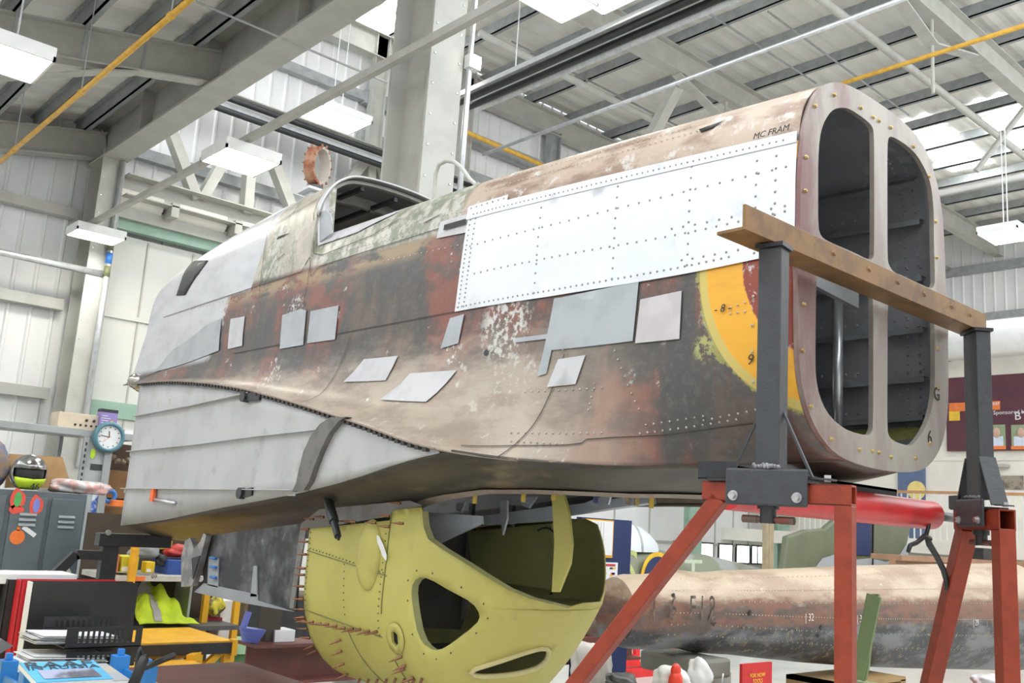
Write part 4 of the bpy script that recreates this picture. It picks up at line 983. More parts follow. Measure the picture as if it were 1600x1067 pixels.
# ================================================================== YELLOW-GREEN BELLY FAIRING
fa = thing('belly_fairing', (XF, 2.8, .92), 'yellow-green primed belly fairing pinned under the fuselage with copper clamps', 'fairing')
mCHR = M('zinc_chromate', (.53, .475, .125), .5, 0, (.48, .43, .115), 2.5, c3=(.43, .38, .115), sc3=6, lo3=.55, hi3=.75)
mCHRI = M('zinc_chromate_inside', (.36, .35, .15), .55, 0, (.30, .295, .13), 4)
W0, YFR, YB, RA = .42, 3.6, 2.86, .42
_L1 = YFR-YB
_th = np.linspace(0, math.pi, 200); _ex, _ey = W0*np.cos(_th), YB-RA*np.sin(_th)
_arc = np.concatenate([[0], np.cumsum(np.hypot(np.diff(_ex), np.diff(_ey)))]); _LA = _arc[-1]; LT = 2*_L1+_LA
ZB_ = .93
def fairP(s, z, off=0.0):
    if s <= _L1: dx, Y = W0, YFR-s
    elif s >= _L1+_LA: dx, Y = -W0, YB+(s-_L1-_LA)
    else: th = np.interp(s-_L1, _arc, _th); dx, Y = W0*math.cos(th), YB-RA*math.sin(th)
    u = min(max((z-ZB_)/(1.36-ZB_), 0), 1); k = (1-(1-u)**2.2)**(1/2.2)
    rear = min(max((3.0-Y)/1.05, 0), 1)
    Y2 = Y+rear*.62*min(max((1.38-z)/.45, 0), 1)
    dx2 = dx*(k*.97+.03)*(1+.02*min(1, max(0, z-1.3)))
    sg = 1 if dx > 0 else -1
    return np.array([XF-dx2-sg*off, Y2-rear*off*.3, z])
_ss = np.linspace(0, LT*.62, 260); _zz = np.linspace(ZB_+.01, 1.72, 150)
_FP = np.array([[fairP(s, z) for z in _zz] for s in _ss]); _fx, _fy, _fd = PR(_FP.reshape(-1, 3))
def fhit(x, y):
    d = (_fx-x)**2+(_fy-y)**2; c = np.where(d < d.min()+6)[0]; k = c[np.argmin(_fd[c])]; i, j = divmod(int(k), len(_zz)); return _ss[i], _zz[j]
sB = fhit(608, 830)[0]
cut = [fhit(*p) for p in ((658, 800), (660, 822), (668, 840), (690, 858), (725, 880), (760, 900), (795, 919), (830, 935), (860, 945), (890, 951), (912, 945))]
sR = _L1+_LA*.5
outl = [(0, ZB_+.005), (LT, ZB_+.005), (LT, 1.66), (_L1+_LA*.95, 1.68), (_L1+_LA*.88, 1.66), (_L1+_LA*.80, 1.56), (_L1+_LA*.73, 1.44), (_L1+_LA*.66, 1.375)]
outl += [c for c in cut[::-1]]+[(cut[0][0]-.01, 1.68), (sB, 1.66), (sB-.002, 1.625), (0, 1.565)]
tri = smooth_loop([fhit(*p) for p in ((640, 918), (650, 900), (670, 903), (705, 923), (738, 942), (749, 962), (744, 977), (705, 1007), (684, 1020), (668, 1016), (652, 996), (643, 950))], 1)
slot = [fhit(*p) for p in ((612, 988), (616, 986), (621, 993), (622, 1005), (618, 1011), (613, 1005))]
low_ = smooth_loop([fhit(*p) for p in ((735, 1050), (780, 1036), (830, 1019), (853, 1013), (858, 1022), (852, 1036), (832, 1048), (790, 1057), (745, 1058))], 1)
V, F = cdt_mesh(outl, [tri, slot, low_], .045, lambda s, z: fairP(s, z))
V = np.array(V); C_ = np.array([XF, 2.8, 1.4])
def orient(V, F): return [f if np.dot(np.cross(V[f[1]]-V[f[0]], V[f[2]]-V[f[0]]), (V[f[0]]-C_)*np.array([1, .5, 1])) > 0 else f[::-1] for f in F]
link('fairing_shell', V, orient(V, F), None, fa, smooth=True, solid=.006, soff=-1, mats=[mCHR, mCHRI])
def fpatch(name, poly, mat, off, solid=0, raw=False):
    pl = [fhit(*p) for p in poly] if not raw else poly
    V, F = cdt_mesh(pl, [], .05, lambda s, z: fairP(s, z, off)); V = np.array(V); return link(name, V, orient(V, F), mat, fa, smooth=True, solid=solid)
# overlapping forward panels, plate around the slot, seams
sm = MB()
for q0, q1 in (((.0, 1.475), (sB, 1.42)), ((.0, 1.235), (sB-.03, 1.195)), ((sB, 1.655), (sB-.02, 1.28)), ((sB+.02, 1.12), (sB+.08, .96)), ((.32, 1.20), (.42, .96))):
    pt = [fairP(q0[0]+(q1[0]-q0[0])*i/24, q0[1]+(q1[1]-q0[1])*i/24, .0015) for i in range(25)]
    for A, B in zip(pt, pt[1:]): sm.bar(A, B, .004, .003)
stuff(sm.build('panel_seams', M('fairing_seam', (.22, .20, .08), .6), fa))
V, F = cdt_mesh(smooth_loop([fhit(*p) for p in ((603, 985), (612, 972), (624, 978), (632, 1000), (630, 1018), (620, 1025), (607, 1012))], 1), [slot], .04, lambda s, z: fairP(s, z, .006)); V = np.array(V)
link('slot_plate', V, orient(V, F), mCHR, fa, smooth=True, solid=.003)
ring = tri
mb = MB()
for a, b in zip(ring, list(ring[1:])+[ring[0]]):
    A, B = fairP(*a), fairP(*b); mb.quad(A, B, B+np.array([.03, 0, 0]), A+np.array([.03, 0, 0]))
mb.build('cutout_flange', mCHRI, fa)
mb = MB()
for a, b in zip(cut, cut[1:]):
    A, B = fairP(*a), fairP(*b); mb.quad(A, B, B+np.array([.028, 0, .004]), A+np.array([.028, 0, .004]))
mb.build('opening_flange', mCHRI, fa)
# horizontal tail shelf
def shelfP(f, sc): 
    th = math.pi*f; return np.array([XF-W0*sc*math.cos(th), YB-RA*sc*math.sin(th)+.01, 1.350])
mb = MB(); pr = None
for f in np.linspace(.22, 1.0, 30):
    cur = (shelfP(f, .985), shelfP(f, .60))
    if pr: mb.quad(pr[0], cur[0], cur[1], pr[1]); mb.quad(pr[1], cur[1], cur[1]-np.array([0, 0, .02]), pr[1]-np.array([0, 0, .02]))
    pr = cur
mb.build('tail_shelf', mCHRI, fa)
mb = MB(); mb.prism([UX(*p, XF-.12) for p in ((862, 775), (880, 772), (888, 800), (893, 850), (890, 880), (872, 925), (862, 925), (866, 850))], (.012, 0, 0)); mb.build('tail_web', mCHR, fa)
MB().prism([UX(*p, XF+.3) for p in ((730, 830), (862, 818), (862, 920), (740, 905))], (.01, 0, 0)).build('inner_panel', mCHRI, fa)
c = UX(850, 878, XF+.28); MB().tube([c+np.array([0, .105*math.cos(a), .14*math.sin(a)]) for a in np.linspace(.35*math.pi, 1.35*math.pi, 14)], .004, 6).build('inspection_seam', mBLACK, fa)
for px in (735, 783, 798): p = UX(px, 830, XF+.32); MB().box(p[0]-.01, p[0]+.01, p[1]-.012, p[1]+.012, 1.2, 1.72).build('inner_stiffener', mFORM, fa)
MB().prism([UX(*p, XF+.05) for p in ((648, 980), (735, 985), (735, 1003), (652, 1006))], (.01, 0, 0)).build('inner_floor_rib', mCHRI, fa)
# lower outlet lip
mb = MB(); lp = [fairP(*q, .004) for q in low_]; mb.tube(lp, .010, 6, True); mb.build('outlet_rim', M('cream_rim', (.62, .55, .26), .5), fa, smooth=True)
# blister over the pivot
c0 = fairP(*fhit(577, 866)); V = []; F = []
for i in range(9):
    r = math.sin(i/8*math.pi/2); h = math.cos(i/8*math.pi/2)
    for j in range(24):
        a = 2*math.pi*j/24; V.append(c0+np.array([-.030*h, .088*r*math.cos(a)*(1 if math.cos(a) > 0 else .8), .135*r*math.sin(a)]))
for i in range(8):
    for j in range(24): F.append((i*24+j, i*24+(j+1) % 24, (i+1)*24+(j+1) % 24, (i+1)*24+j))
link('blister', V, F, mCHR, fa, smooth=True)
pts = [(586, 834), (594, 838), (602, 850), (607, 866), (606, 876), (600, 868), (593, 848)]
fpatch('white_crescent', pts, mWHITE, .012)
# rivet holes
rh = MB()
def frow(a, b, n, r=.0035):
    for i in range(n): q = (a[0]+(b[0]-a[0])*i/(n-1), a[1]+(b[1]-a[1])*i/(n-1)); rh.dome(fairP(*q, .0045), (-1, 0, 0), r, .002)
frow((.03, 1.485), (sB-.02, 1.43), 22); frow((.30, 1.44), (.32, 1.25), 8); frow((sB-.02, 1.60), (sB-.04, 1.20), 16); frow((.02, 1.55), (.02, 1.25), 14)
for q in tri[::2]:
    m_ = np.mean(tri, 0); d = np.array(q)-m_; rh.dome(fairP(*(np.array(q)+d/np.linalg.norm(d)*.03), .001), (-1, 0, 0), .004, .002)
stuff(rh.build('fastener_holes', M('dark_hole', (.06, .055, .03), .7), fa))
# spring clamps (clecos)
mCOP = M('copper_clamp', (.26, .12, .065), .4, .6, (.20, .09, .05), 20)
cb = MB(); cb.tube([(0, 0, 0), (.022, 0, 0)], .0055, 8).tube([(.018, 0, 0), (.04, 0, 0)], .0035, 8).tube([(.04, 0, 0), (.052, 0, 0)], .002, 6)
src = cb.build('spring_clamp', mCOP, fa, local=True, smooth=True, auto=40)
spots = []
for px in ((474, 825), (473, 843), (471, 864), (468, 885), (466, 896), (464, 915), (462, 934), (459, 953), (457, 974), (456, 991), (455, 1009), (456, 1028), (460, 1041)): spots.append((px, (-.45, .9, -.05 if px[1] < 1020 else -.45)))
for k in range(11): spots.append(((464+k*12.4, 969+k*2.1-(.0 if k < 8 else (k-7)*1.0)), (-.55, .8, -.12 if k < 7 else -.35)))
for px in ((531, 1000), (534, 1019), (537, 1038), (543, 1055), (627, 1027), (633, 1041), (631, 1046), (645, 1060)): spots.append((px, (-.6, .65, -.42)))
for k in range(8): spots.append(((562+k*14, 1062), (-.2, .2, -.95)))
mats_ = []
L0 = wl(fa)
for px, d in spots:
    p = fairP(*fhit(*px), .003); d = nrm(d); mats_.append(Matrix.Translation(tuple(p-L0))@Vector((1, 0, 0)).rotation_difference(Vector(tuple(d))).to_matrix().to_4x4())
for px, X in (((490, 811), 2.1), ((506, 808), 2.1), ((545, 815), 2.09), ((556, 816), 2.09), ((587, 817), 2.09), ((608, 806), 2.09), ((608, 823), 2.09), ((630, 818), 2.09), ((626, 786), 2.1)):
    p = UX(*px, X); mats_.append(Matrix.Translation(tuple(p-L0))@Vector((1, 0, 0)).rotation_difference(Vector((-.35, .93, 0))).to_matrix().to_4x4())
copies(src, mats_, fa)
bk = [fairP(.1, z) for z in np.linspace(1.60, .96, 14)]; bk = [np.array([XF+(p[0]-XF)*.97, p[1], p[2]+.01]) for p in bk]; bk += [np.array([2*XF-p[0], p[1], p[2]]) for p in bk[::-1]]
b = MB(); b.prism(bk, (0, .008, 0)); b.build('front_bulkhead', M('bulkhead_grey', (.16, .16, .16), .5, .1, (.12, .12, .12), 6), fa)
# grey flange strip between belly and fairing
q = [UX(*p, 2.13) for p in ((470, 818), (500, 795), (640, 782), (660, 790), (640, 795), (612, 806), (478, 828), (458, 950), (452, 950))]
MB().prism(q, (.006, 0, 0)).build('joint_strip', M('grey_joint', (.20, .18, .165), .5, .1, (.26, .25, .24), 8), fa)

# ================================================================== TRESTLES
def trestle(loc, rz, label, zt, blen, post_s, leg_dir, bw=.03, sec=.05, cw=.083):
    t = thing('support_trestle', (*loc, 0), label, 'trestle', 'fuselage support trestles', rz)
    L = dict(local=True)
    yl, yr = blen[0], blen[1]                      # bar runs from y=-yr (near) to y=+yl
    th = .045
    b = MB(); w = sec; h = sec*1.2
    # hollow section bar
    b.box(-w/2, -w/2+.005, -yr, yl, zt-h, zt).box(w/2-.005, w/2, -yr, yl, zt-h, zt).box(-w/2, w/2, -yr, yl, zt-.005, zt).box(-w/2, w/2, -yr, yl, zt-h, zt-h+.005)
    b.build('top_bar', mRED, t, **L, bevel=.002)
    MB().box(-w/2+.001, w/2-.001, -yr, -yr+sec, 0, zt-h+.002).build('leg', mRED, t, **L, bevel=.003)
    a = np.array([0, yl-.04, zt-h+.008]); d = nrm(np.array([0, leg_dir, -1.0])); e = a+d*((zt-h)/-d[2])
    MB().bar(a, e, sec, sec, (1, 0, 0)).build('leg', mRED, t, **L, bevel=.003)
    MB().box(-.03, .03, -.1, .14, zt-.004+.004, zt+.006).build('seat_plate', mBLACK, t, **L)
    s = post_s
    MB().box(-s[0]/2, s[0]/2, -s[1]/2, s[1]/2, zt+.03, 2.315).build('post', mDKGREY, t, **L, bevel=.003)
    MB().box(-s[0]/2-.006, s[0]/2+.006, -s[1]/2-.006, s[1]/2+.006, 2.315, 2.325).build('post_cap', mBLACK, t, **L)
    wl_ = MB()
    for k in range(14): wl_.ball((-s[0]/2-.002+random.uniform(-.004, .004), -s[1]/2+s[1]*k/13, zt+.036+random.uniform(-.003, .003)), .0055, 6, 4)
    wl_.build('weld_bead', M('weld_grey', (.20, .20, .22), .5, .4, (.34, .34, .36), 25), t, **L, smooth=True)
    MB().box(-w/2-.014, -w/2-.004, -cw, cw, zt-.052, zt+.03).build('clamp_plate', mDKGREY, t, **L, bevel=.006)
    for y in (-cw+.022, cw-.022):
        bo = MB(); bo.tube([(-w/2-.012, y, zt-.032), (-w/2-.018, y, zt-.032)], .0115, 14).tube([(-w/2-.018, y, zt-.032), (-w/2-.028, y, zt-.032)], .0085, 6); bo.build('bolt', mBOLT, t, **L)
    for sg in (-1, 1):
        yo = sg*(s[1]/2)
        MB().bar((0, yo, 1.93), (0, yo+sg*.068, zt+.012), bw, .005, (0, 1, 0)).bar((0, yo+sg*.066, zt+.012), (0, yo+sg*.115, zt+.010), .035, .004, (0, 0, 1)).build('brace', mDKGREY, t, **L)
        MB().tube([(0, yo+sg*.1, zt+.006), (0, yo+sg*.1, zt+.02)], .008, 6).build('bolt', mBOLT, t, **L)
    # offcut of angle on the left
    MB().box(-.02, -.016, .075, .17, zt+.004, zt+.045).box(-.02, .03, .075, .17, zt+.004, zt+.008).build('angle_seat', mBLACK, t, **L)
    # screw jack with cross handle
    MB().tube([(0, .005, zt-h), (0, .005, zt-h-.014)], .024, 14).tube([(0, .005, zt-h-.012), (0, .005, zt-h-.045)], .018, 14).build('jack_screw', mGUN, t, **L, smooth=True, auto=40)
    hd_ = MB(); hd_.tube([(0, -.055, zt-h-.037), (0, .065, zt-h-.037)], .0075, 10).tube([(0, -.055, zt-h-.037), (0, -.02, zt-h-.037)], .009, 10).tube([(0, .03, zt-h-.037), (0, .065, zt-h-.037)], .009, 10)
    hd_.build('jack_handle', M('brown_handle', (.15, .10, .075), .5, .2, (.20, .06, .04), 14), t, **L, smooth=True, auto=40)
    return t
NT_ = trestle((1.872, 1.208), math.radians(10), 'red steel trestle with grey post on the near side of the fuselage', 1.772, (.16, .185), (.05, .056), .80, .008, .037, .096)
FT_ = trestle((2.985, 1.20), math.radians(-42), 'red steel trestle with grey post on the far side of the open frame', 1.775, (.13, .15), (.045, .085), .55, .05)
# rust-brown angle across the frame
ai = thing('angle_iron', (2.39, 1.23, 2.33), 'long rust-brown angle iron bolted across the rear frame and both posts', 'angle iron')
mRUSTB = M('rusty_angle', (.25, .135, .05), .5, .2, (.18, .10, .045), 12, c3=(.15, .08, .04), sc3=8)
MB().box(1.735, 3.05, 1.195, 1.203, 2.328, 2.388).build('upright_leg', mRUSTB, ai, bevel=.001)
MB().box(1.735, 3.05, 1.203, 1.272, 2.328, 2.336).build('flat_leg', mRUSTB, ai, bevel=.001)
b = MB()
for x in (2.12, 2.3, 2.46, 2.62, 2.8, 2.93): b.dome((x, 1.195, 2.365), (0, -1, 0), .009)
stuff(b.build('bolts', mRUSTB, ai))
rt = thing('spreader_tube', (2.5, 1.5, 1.76), 'bright red sleeved spreader tube between the trestles below the fuselage', 'tube')
a, b = UY(1334, 788, 1.38), UY(1454, 802, 1.38); z = a[2]-.005
MB().tube([(1.95, 1.38, z), (b[0], 1.38, z)], .045, 20).build('sleeve', mPILLAR, rt, smooth=True, auto=50)
MB().tube([(b[0], 1.38, z), (b[0]+.2, 1.38, z)], .015, 10).build('core_rod', mGUN, rt, smooth=True)
tag(MB().box(1.95, 2.86, 1.40, 1.45, 1.815, 1.823).box(1.95, 2.86, 1.40, 1.408, 1.775, 1.823).build('cross_angle', mBLACK), 'black angle bar above the red spreader tube', 'angle iron')
pts = [UY(x, y, 1.35) for x, y in ((1452, 806), (1451, 822), (1447, 836), (1452, 850), (1463, 868), (1474, 890), (1479, 908), (1478, 922))]
cbk = thing('lever_handle', pts[0], 'dark bent lever handle hanging from the red spreader tube', 'lever')
MB().tube(pts, [.006, .006, .007, .010, .009, .009, .008, .004], 10).build('handle', mGUN, cbk, smooth=True)
pts2 = [UY(x, y, 1.35) for x, y in ((1452, 842), (1444, 838), (1432, 848), (1422, 852), (1419, 862))]
MB().tube(pts2, [.010, .008, .007, .007, .006], 10).build('claw', mGUN, cbk, smooth=True)
pts = [(XF-.02+.022*math.cos(a), 1.45, 1.83+.035*math.sin(a)) for a in np.linspace(0, 2*math.pi, 16)[:-1]]
# front support
fs = thing('front_stand', (2.1, 5.75, 0), 'black welded steel stand under the nose end of the fuselage', 'stand')
a = UY(150, 826, 5.7); b = UY(237, 852, 5.7)
MB().box(a[0], a[0]+.42, 5.62, 5.70, b[2]-.01, a[2]-.02).build('top_beam', mBLACK, fs, bevel=.004)
p = UY(172, 850, 5.66); MB().box(p[0]-.045, p[0]+.045, 5.63, 5.69, 0, p[2]).build('upright', mBLACK, fs, bevel=.004)
p1, p2, p3 = UY(165, 868, 5.66), UY(118, 866, 5.66), UY(90, 893, 5.66)
MB().bar(p1, p2, .05, .05).build('brace', mBLACK, fs); MB().bar(p2, p3+(p3-p2)*1.5, .05, .05).build('brace', mBLACK, fs)
q = UY(169, 832, 5.61); MB().tube([q, q-np.array([0, .01, 0])], .016, 8).build('bolt', mBOLT, fs)

# ================================================================== LEFT SIDE: lockers, shelving, step, desk
mLOCK = M('locker_grey', (.125, .15, .165), .45, .1, (.11, .135, .15), 4)
YL = 8.6
def xat(px, py, Y): return UY(px, py, Y)[0]
lk = thing('locker_bank', (2.3, YL+.2, 0), 'dark grey steel locker bank covered in stickers at the left edge', 'locker')
xl = [xat(p, 800, YL) for p in (6, 15, 71, 78, 133)]
zt = 1.64
MB().box(1.7, xl[4], YL, YL+.45, 0, zt).build('body', mLOCK, lk, bevel=.004)
for x0, x1 in ((1.72, xl[0]), (xl[1], xl[2]), (xl[3], xl[4]-.015)):
    d = MB().box(x0, x1, YL-.02, YL-.001, .1, zt-.05).build('door', mLOCK, lk, bevel=.004)
    c = (x0+x1)/2
    c_px = 40 if x0 < 2.4 else 100
    if x0 > 2:
        for k in range(3):
            z = UY(c_px, 804 if x0 < 2.4 else 808, YL)[2]-k*.042
            MB().prism([(c-.065, YL-.02, z-.012), (c-.065, YL-.034, z-.008), (c-.065, YL-.034, z-.002), (c-.065, YL-.02, z+.014)], (.13, 0, 0)).build('louvre', M('louvre_light', (.30, .33, .34), .45), d)
        MB().box(x0+.02, x0+.045, YL-.03, YL-.02, .92, 1.0).build('lock_tab', mWHITE, d)
    if x0 > 2.5: MB().bar((c+.02, YL-.022, 1.08), (c+.09, YL-.023, .98), .03, .003, (0, 1, 0)).bar((c+.09, YL-.022, 1.08), (c+.02, YL-.023, .98), .03, .003, (0, 1, 0)).build('tape_cross', M('masking_tape', (.58, .54, .45), .7), d)
    elif x0 > 2:
        for px, py, col_, sc in ((28, 780, (.10, .42, .12), (.05, .085)), (57, 790, (.20, .25, .62), (.045, .085)), (26, 796, (.80, .10, .06), (.05, .035))):
            p = UY(px, py, YL-.023); MB().prism([(p[0]+sc[0]*math.cos(a)*1.2, YL-.021, p[2]+sc[1]*math.sin(a)*(1+.2*math.cos(3*a))) for a in np.linspace(0, 2*math.pi, 14)[:-1]], (0, -.001, 0)).build('sticker', M('sticker_red', (.80, .10, .06), .5), d)
            MB().prism([(p[0]+sc[0]*.6*math.cos(a), YL-.0225, p[2]+sc[1]*.75*math.sin(a)) for a in np.linspace(0, 2*math.pi, 10)[:-1]], (0, -.001, 0)).build('sticker', M('sticker_%d' % px, col_, .5), d)
        p = UY(27, 839, YL-.023); MB().prism([(p[0]+.058*math.cos(a), YL-.021, p[2]+.06*math.sin(a)) for a in np.linspace(0, 2*math.pi, 16)[:-1]], (0, -.001, 0)).box(p[0]-.012, p[0]+.012, YL-.022, YL-.021, p[2]+.05, p[2]+.085).build('pumpkin_sticker', mORANGE, d)
        a_, b_ = UY(36, 823, YL-.022), UY(55, 837, YL-.022); MB().bar(a_, b_, .035, .002, (0, 1, 0)).build('bone_sticker', mWHITE, d)
# crash helmet
hp = UY(45, 742, YL+.12); R0 = .155
hm = thing('crash_helmet', (hp[0], YL+.12, zt), 'silver full-face crash helmet with yellow chin guard numbered 46', 'helmet')
V = []; F = []
hc = np.array([hp[0], YL+.14, zt+.15])
for i in range(13):
    th = math.pi*(i/12)*.86
    for j in range(24):
        ph = 2*math.pi*j/24; x, y_, z = math.sin(th)*math.cos(ph), math.sin(th)*math.sin(ph), math.cos(th)
        V.append(hc+R0*np.array([x*.92, y_*1.1, z*1.0]))
for i in range(12):
    for j in range(24):
        ph = (j+.5)/24*2*math.pi; th = math.pi*((i+.5)/12)*.86
        front = math.sin(ph) < -.35 and 1.25 < th < 1.95
        if not front: F.append((i*24+j, (i+1)*24+j, (i+1)*24+(j+1) % 24, i*24+(j+1) % 24))
link('shell', V, F, M('chrome_shell', (.55, .55, .55), .18, .9, (.25, .25, .25), 9), hm, smooth=True, solid=.012)
MB().ball(hc, R0*.9, 14, 9, (.88, 1.0, .95)).build('lining', mBLACK, hm, smooth=True)
V = []; F = []
for i in range(5):
    z = -.38-.13*i; r = math.sqrt(max(0, 1-z*z))*1.02
    for j in range(13): ph = math.radians(205+j*130/12); V.append(hc+R0*np.array([r*math.cos(ph)*.95, r*math.sin(ph)*1.16-.02, z+.10*abs(j-6)/6*(1 if i == 0 else 0)]))
for i in range(4):
    for j in range(12): F.append((i*13+j, (i+1)*13+j, (i+1)*13+j+1, i*13+j+1))
link('chin_guard', V, F, M('fluo_yellow', (.62, .85, .04), .4), hm, smooth=True, solid=.01)
text('numerals', '46', .075, hc+np.array([.02, -R0*1.10, -.115]), FACE_NY, mBLACK, hm, ext=.006)
# items on the lockers
p = UY(75, 765, YL+.1)
tag(crumple('plastic_parcel', (p[0]+.27, YL+.15, zt+.055), (.25, .12, .065), M('clear_wrap', (.62, .60, .60), .25, 0, (.55, .30, .27), 9), 3, .14), 'crinkled clear plastic parcel lying on the lockers', 'parcel')
q0, q1 = UY(12, 715, YL+.42), UY(112, 760, YL+.42)
tag(MB().prism([UY(*v, YL+.40) for v in ((15, 709), (98, 714), (112, 762), (8, 762))], (0, .02, 0)).build('cardboard_sheet', mCARD), 'brown board leaning behind the crash helmet', 'board')
p = UY(5, 735, YL+.3); tag(crumple('soft_toy', (p[0]-.09, YL+.27, zt+.155), (.10, .09, .19), M('mottled_cloth', (.28, .20, .13), .8, 0, (.10, .14, .30), 7), 5, .15), 'mottled soft bundle at the left edge on the lockers', 'bundle')
# grey boltless shelving
YS = 9.6
sh_ = thing('shelving_unit', (2.8, YS+.2, 0), 'tall grey boltless shelving unit behind the lockers', 'shelving')
zt2 = 2.225
MB().box(1.2, xat(212, 672, YS), YS-.02, YS+.45, zt2-.035, zt2+.03).build('shelf', mSHELFG, sh_, bevel=.004)
for px in (133,):
    x = xat(px, 700, YS); up = MB().box(x-.03, x+.02, YS-.03, YS, 0, zt2-.035).build('upright', mSHELFG, sh_)
    b = MB()
    for k in range(20): b.box(x-.012, x+.004, YS-.032, YS-.029, 1.0+k*.058, 1.03+k*.058)
    b.build('upright_slots', mBLACK, up)
x0, x1 = xat(133, 700, YS), xat(158, 700, YS); MB().box(x0+.02, x1+.03, YS-.01, YS+.01, 0, zt2-.035).build('side_panel', M('panel_pale', (.42, .45, .45), .5), sh_)
MB().box(x1+.03, x1+.10, YS-.04, YS+.02, 0, zt2-.1).build('upright', mSHELFG, sh_)
MB().box(xat(90, 700, YS+.4), xat(96, 700, YS+.4), YS+.38, YS+.44, 0, zt2-.035).build('upright', mSHELFG, sh_)
p = UY(151, 730, YS-.012); MB().box(p[0]-.06, p[0]+.06, YS-.014, YS-.01, p[2]-.03, p[2]+.03).build('name_plate', mDKGREY, sh_)
p = UY(145, 709, YS-.012); MB().ball((p[0], YS-.014, p[2]), .05, 10, 6, (.5, .05, 1)).build('green_sticker', M('fluo_green', (.60, .85, .05), .5), sh_)
p = UY(146, 815, YS-.012); MB().box(p[0]-.045, p[0]+.045, YS-.014, YS-.01, p[2]-.28, p[2]+.28).build('blue_label', M('label_blue', (.05, .14, .50), .5, 0, (.75, .78, .82), 14), sh_)
MB().box(xat(165, 700, YS+.5), xat(260, 700, YS+.5), YS+.5, YS+.52, .2, zt2-.05).build('back_panel', M('brown_back', (.06, .035, .02), .8), sh_)
for z0, z1 in ((1.62, 1.9), (1.3, 1.56)): MB().box(xat(168, 750, YS+.3), xat(250, 750, YS+.3), YS+.3, YS+.48, z0, z1).build('box_front', M('brown_card_front', (.22, .12, .05), .8), sh_)
# things on and at the shelving
p = UY(128, 656, YS+.1)
bx = thing('perforated_box', (p[0], YS+.15, zt2+.03), 'beige wooden box with round holes on the top shelf', 'box')
xa, xb = xat(91, 655, YS+.05), xat(155, 660, YS+.05)
MB().box(xa, xb, YS+.05, YS+.3, zt2+.03, zt2+.18).build('body', M('pale_ply', (.62, .53, .40), .7), bx, bevel=.003)
hb = MB()
for k in range(5): hb.tube([(xa+.16+k*.05, YS+.049, zt2+.07), (xa+.16+k*.05, YS+.046, zt2+.07)], .012, 8)
for k in range(2): hb.tube([(xa+.26+k*.07, YS+.049, zt2+.12), (xa+.26+k*.07, YS+.046, zt2+.12)], .015, 8)
stuff(hb.build('holes', mBLACK, bx))
xa, xb = xat(157, 650, YS), xat(184, 650, YS)
bx = thing('purple_carton', (xa+.08, YS+.05, zt2+.03), 'purple printed carton standing on the top shelf above the clock', 'carton')
MB().box(xa, xb, YS, YS+.1, zt2+.03, zt2+.22).build('body', M('carton_purple', (.28, .22, .48), .5), bx); MB().box(xa, xb, YS-.002, YS+.102, zt2+.22, zt2+.25).build('lid_band', mBLACK, bx); MB().box(xa+.1, xa+.13, YS-.003, YS, zt2+.11, zt2+.14).build('sticker', mYELLOW, bx)
lb = MB()
for k in range(6): lb.box(xa+.015, xa+.015+random.uniform(.04, .09), YS-.002, YS, zt2+.065+k*.023, zt2+.07+k*.023)
lb.build('print_lines', mWHITE, bx)
xa = xat(200, 660, YS); tag(MB().box(xa-.02, xa+.14, YS, YS+.15, zt2+.03, zt2+.07).build('paper_stack', mPAPER), 'white paper stack at the right end of the top shelf', 'papers')
cp = UY(172, 683, YS-.1)
ck = thing('wall_clock', (cp[0], YS-.06, cp[2]-.15), 'round teal wall clock with white face on the shelving upright', 'clock')
cc = np.array([cp[0], YS-.06, cp[2]])
mTEAL = M('teal_plastic', (.10, .24, .29), .4)
V = []; F = []
for j in range(32):
    a = 2*math.pi*j/32; e = np.array([math.cos(a), 0, math.sin(a)])
    for r, y_ in ((.15, .02), (.15, -.02), (.135, -.045), (.115, -.04), (.112, -.015)): V.append(cc+e*r+np.array([0, y_, 0]))
for j in range(32):
    for k in range(4): F.append((j*5+k, ((j+1) % 32)*5+k, ((j+1) % 32)*5+k+1, j*5+k+1))
link('rim', V, F, mTEAL, ck, smooth=True)
MB().tube([cc+np.array([0, .01, 0]), cc+np.array([0, -.016, 0])], .114, 32).build('dial', mPAPER, ck)
mk_ = MB()
for k in range(12): a = math.pi/6*k; mk_.bar(cc+np.array([.088*math.cos(a), -.018, .088*math.sin(a)]), cc+np.array([.10*math.cos(a), -.018, .10*math.sin(a)]), .008, .002, (0, 1, 0))
mk_.build('hour_marks', mBLACK, ck)
MB().bar(cc-np.array([0, .02, 0]), cc+np.array([-.008, -.02, .06]), .008, .002, (0, 1, 0)).build('hour_hand', mBLACK, ck)
MB().bar(cc-np.array([0, .021, 0]), cc+np.array([-.082, -.021, .012]), .006, .002, (0, 1, 0)).build('minute_hand', mBLACK, ck)
MB().bar(cc+np.array([.015, -.022, .012]), cc+np.array([-.06, -.022, -.05]), .003, .001, (0, 1, 0)).build('second_hand', mORANGE, ck)
p = UY(171, 775, YS+.1); tag(MB().tube([(p[0]+.055*math.cos(a), YS+.1, p[2]+.055*math.sin(a)) for a in np.linspace(0, 2*math.pi, 13)[:-1]], .022, 8, True).build('tape_roll', mBLUE, smooth=True), 'blue tape roll on the shelving right of the lockers', 'tape')
p = UY(186, 786, YS+.05); tag(MB().box(p[0]-.08, p[0]+.11, YS, YS+.2, p[2]-.035, p[2]+.03).build('orange_bin', mORANGE, bevel=.005), 'small orange tray under the blue tape roll', 'tray')
p = UY(184, 718, YS+.2); b = MB()
for k in range(5): b.tube([(p[0]-.1+.05*k, YS+.25, p[2]+.02*math.sin(k*2)), (p[0]-.06+.05*k, YS+.25, p[2]+.03*math.cos(k))], .03, 8)
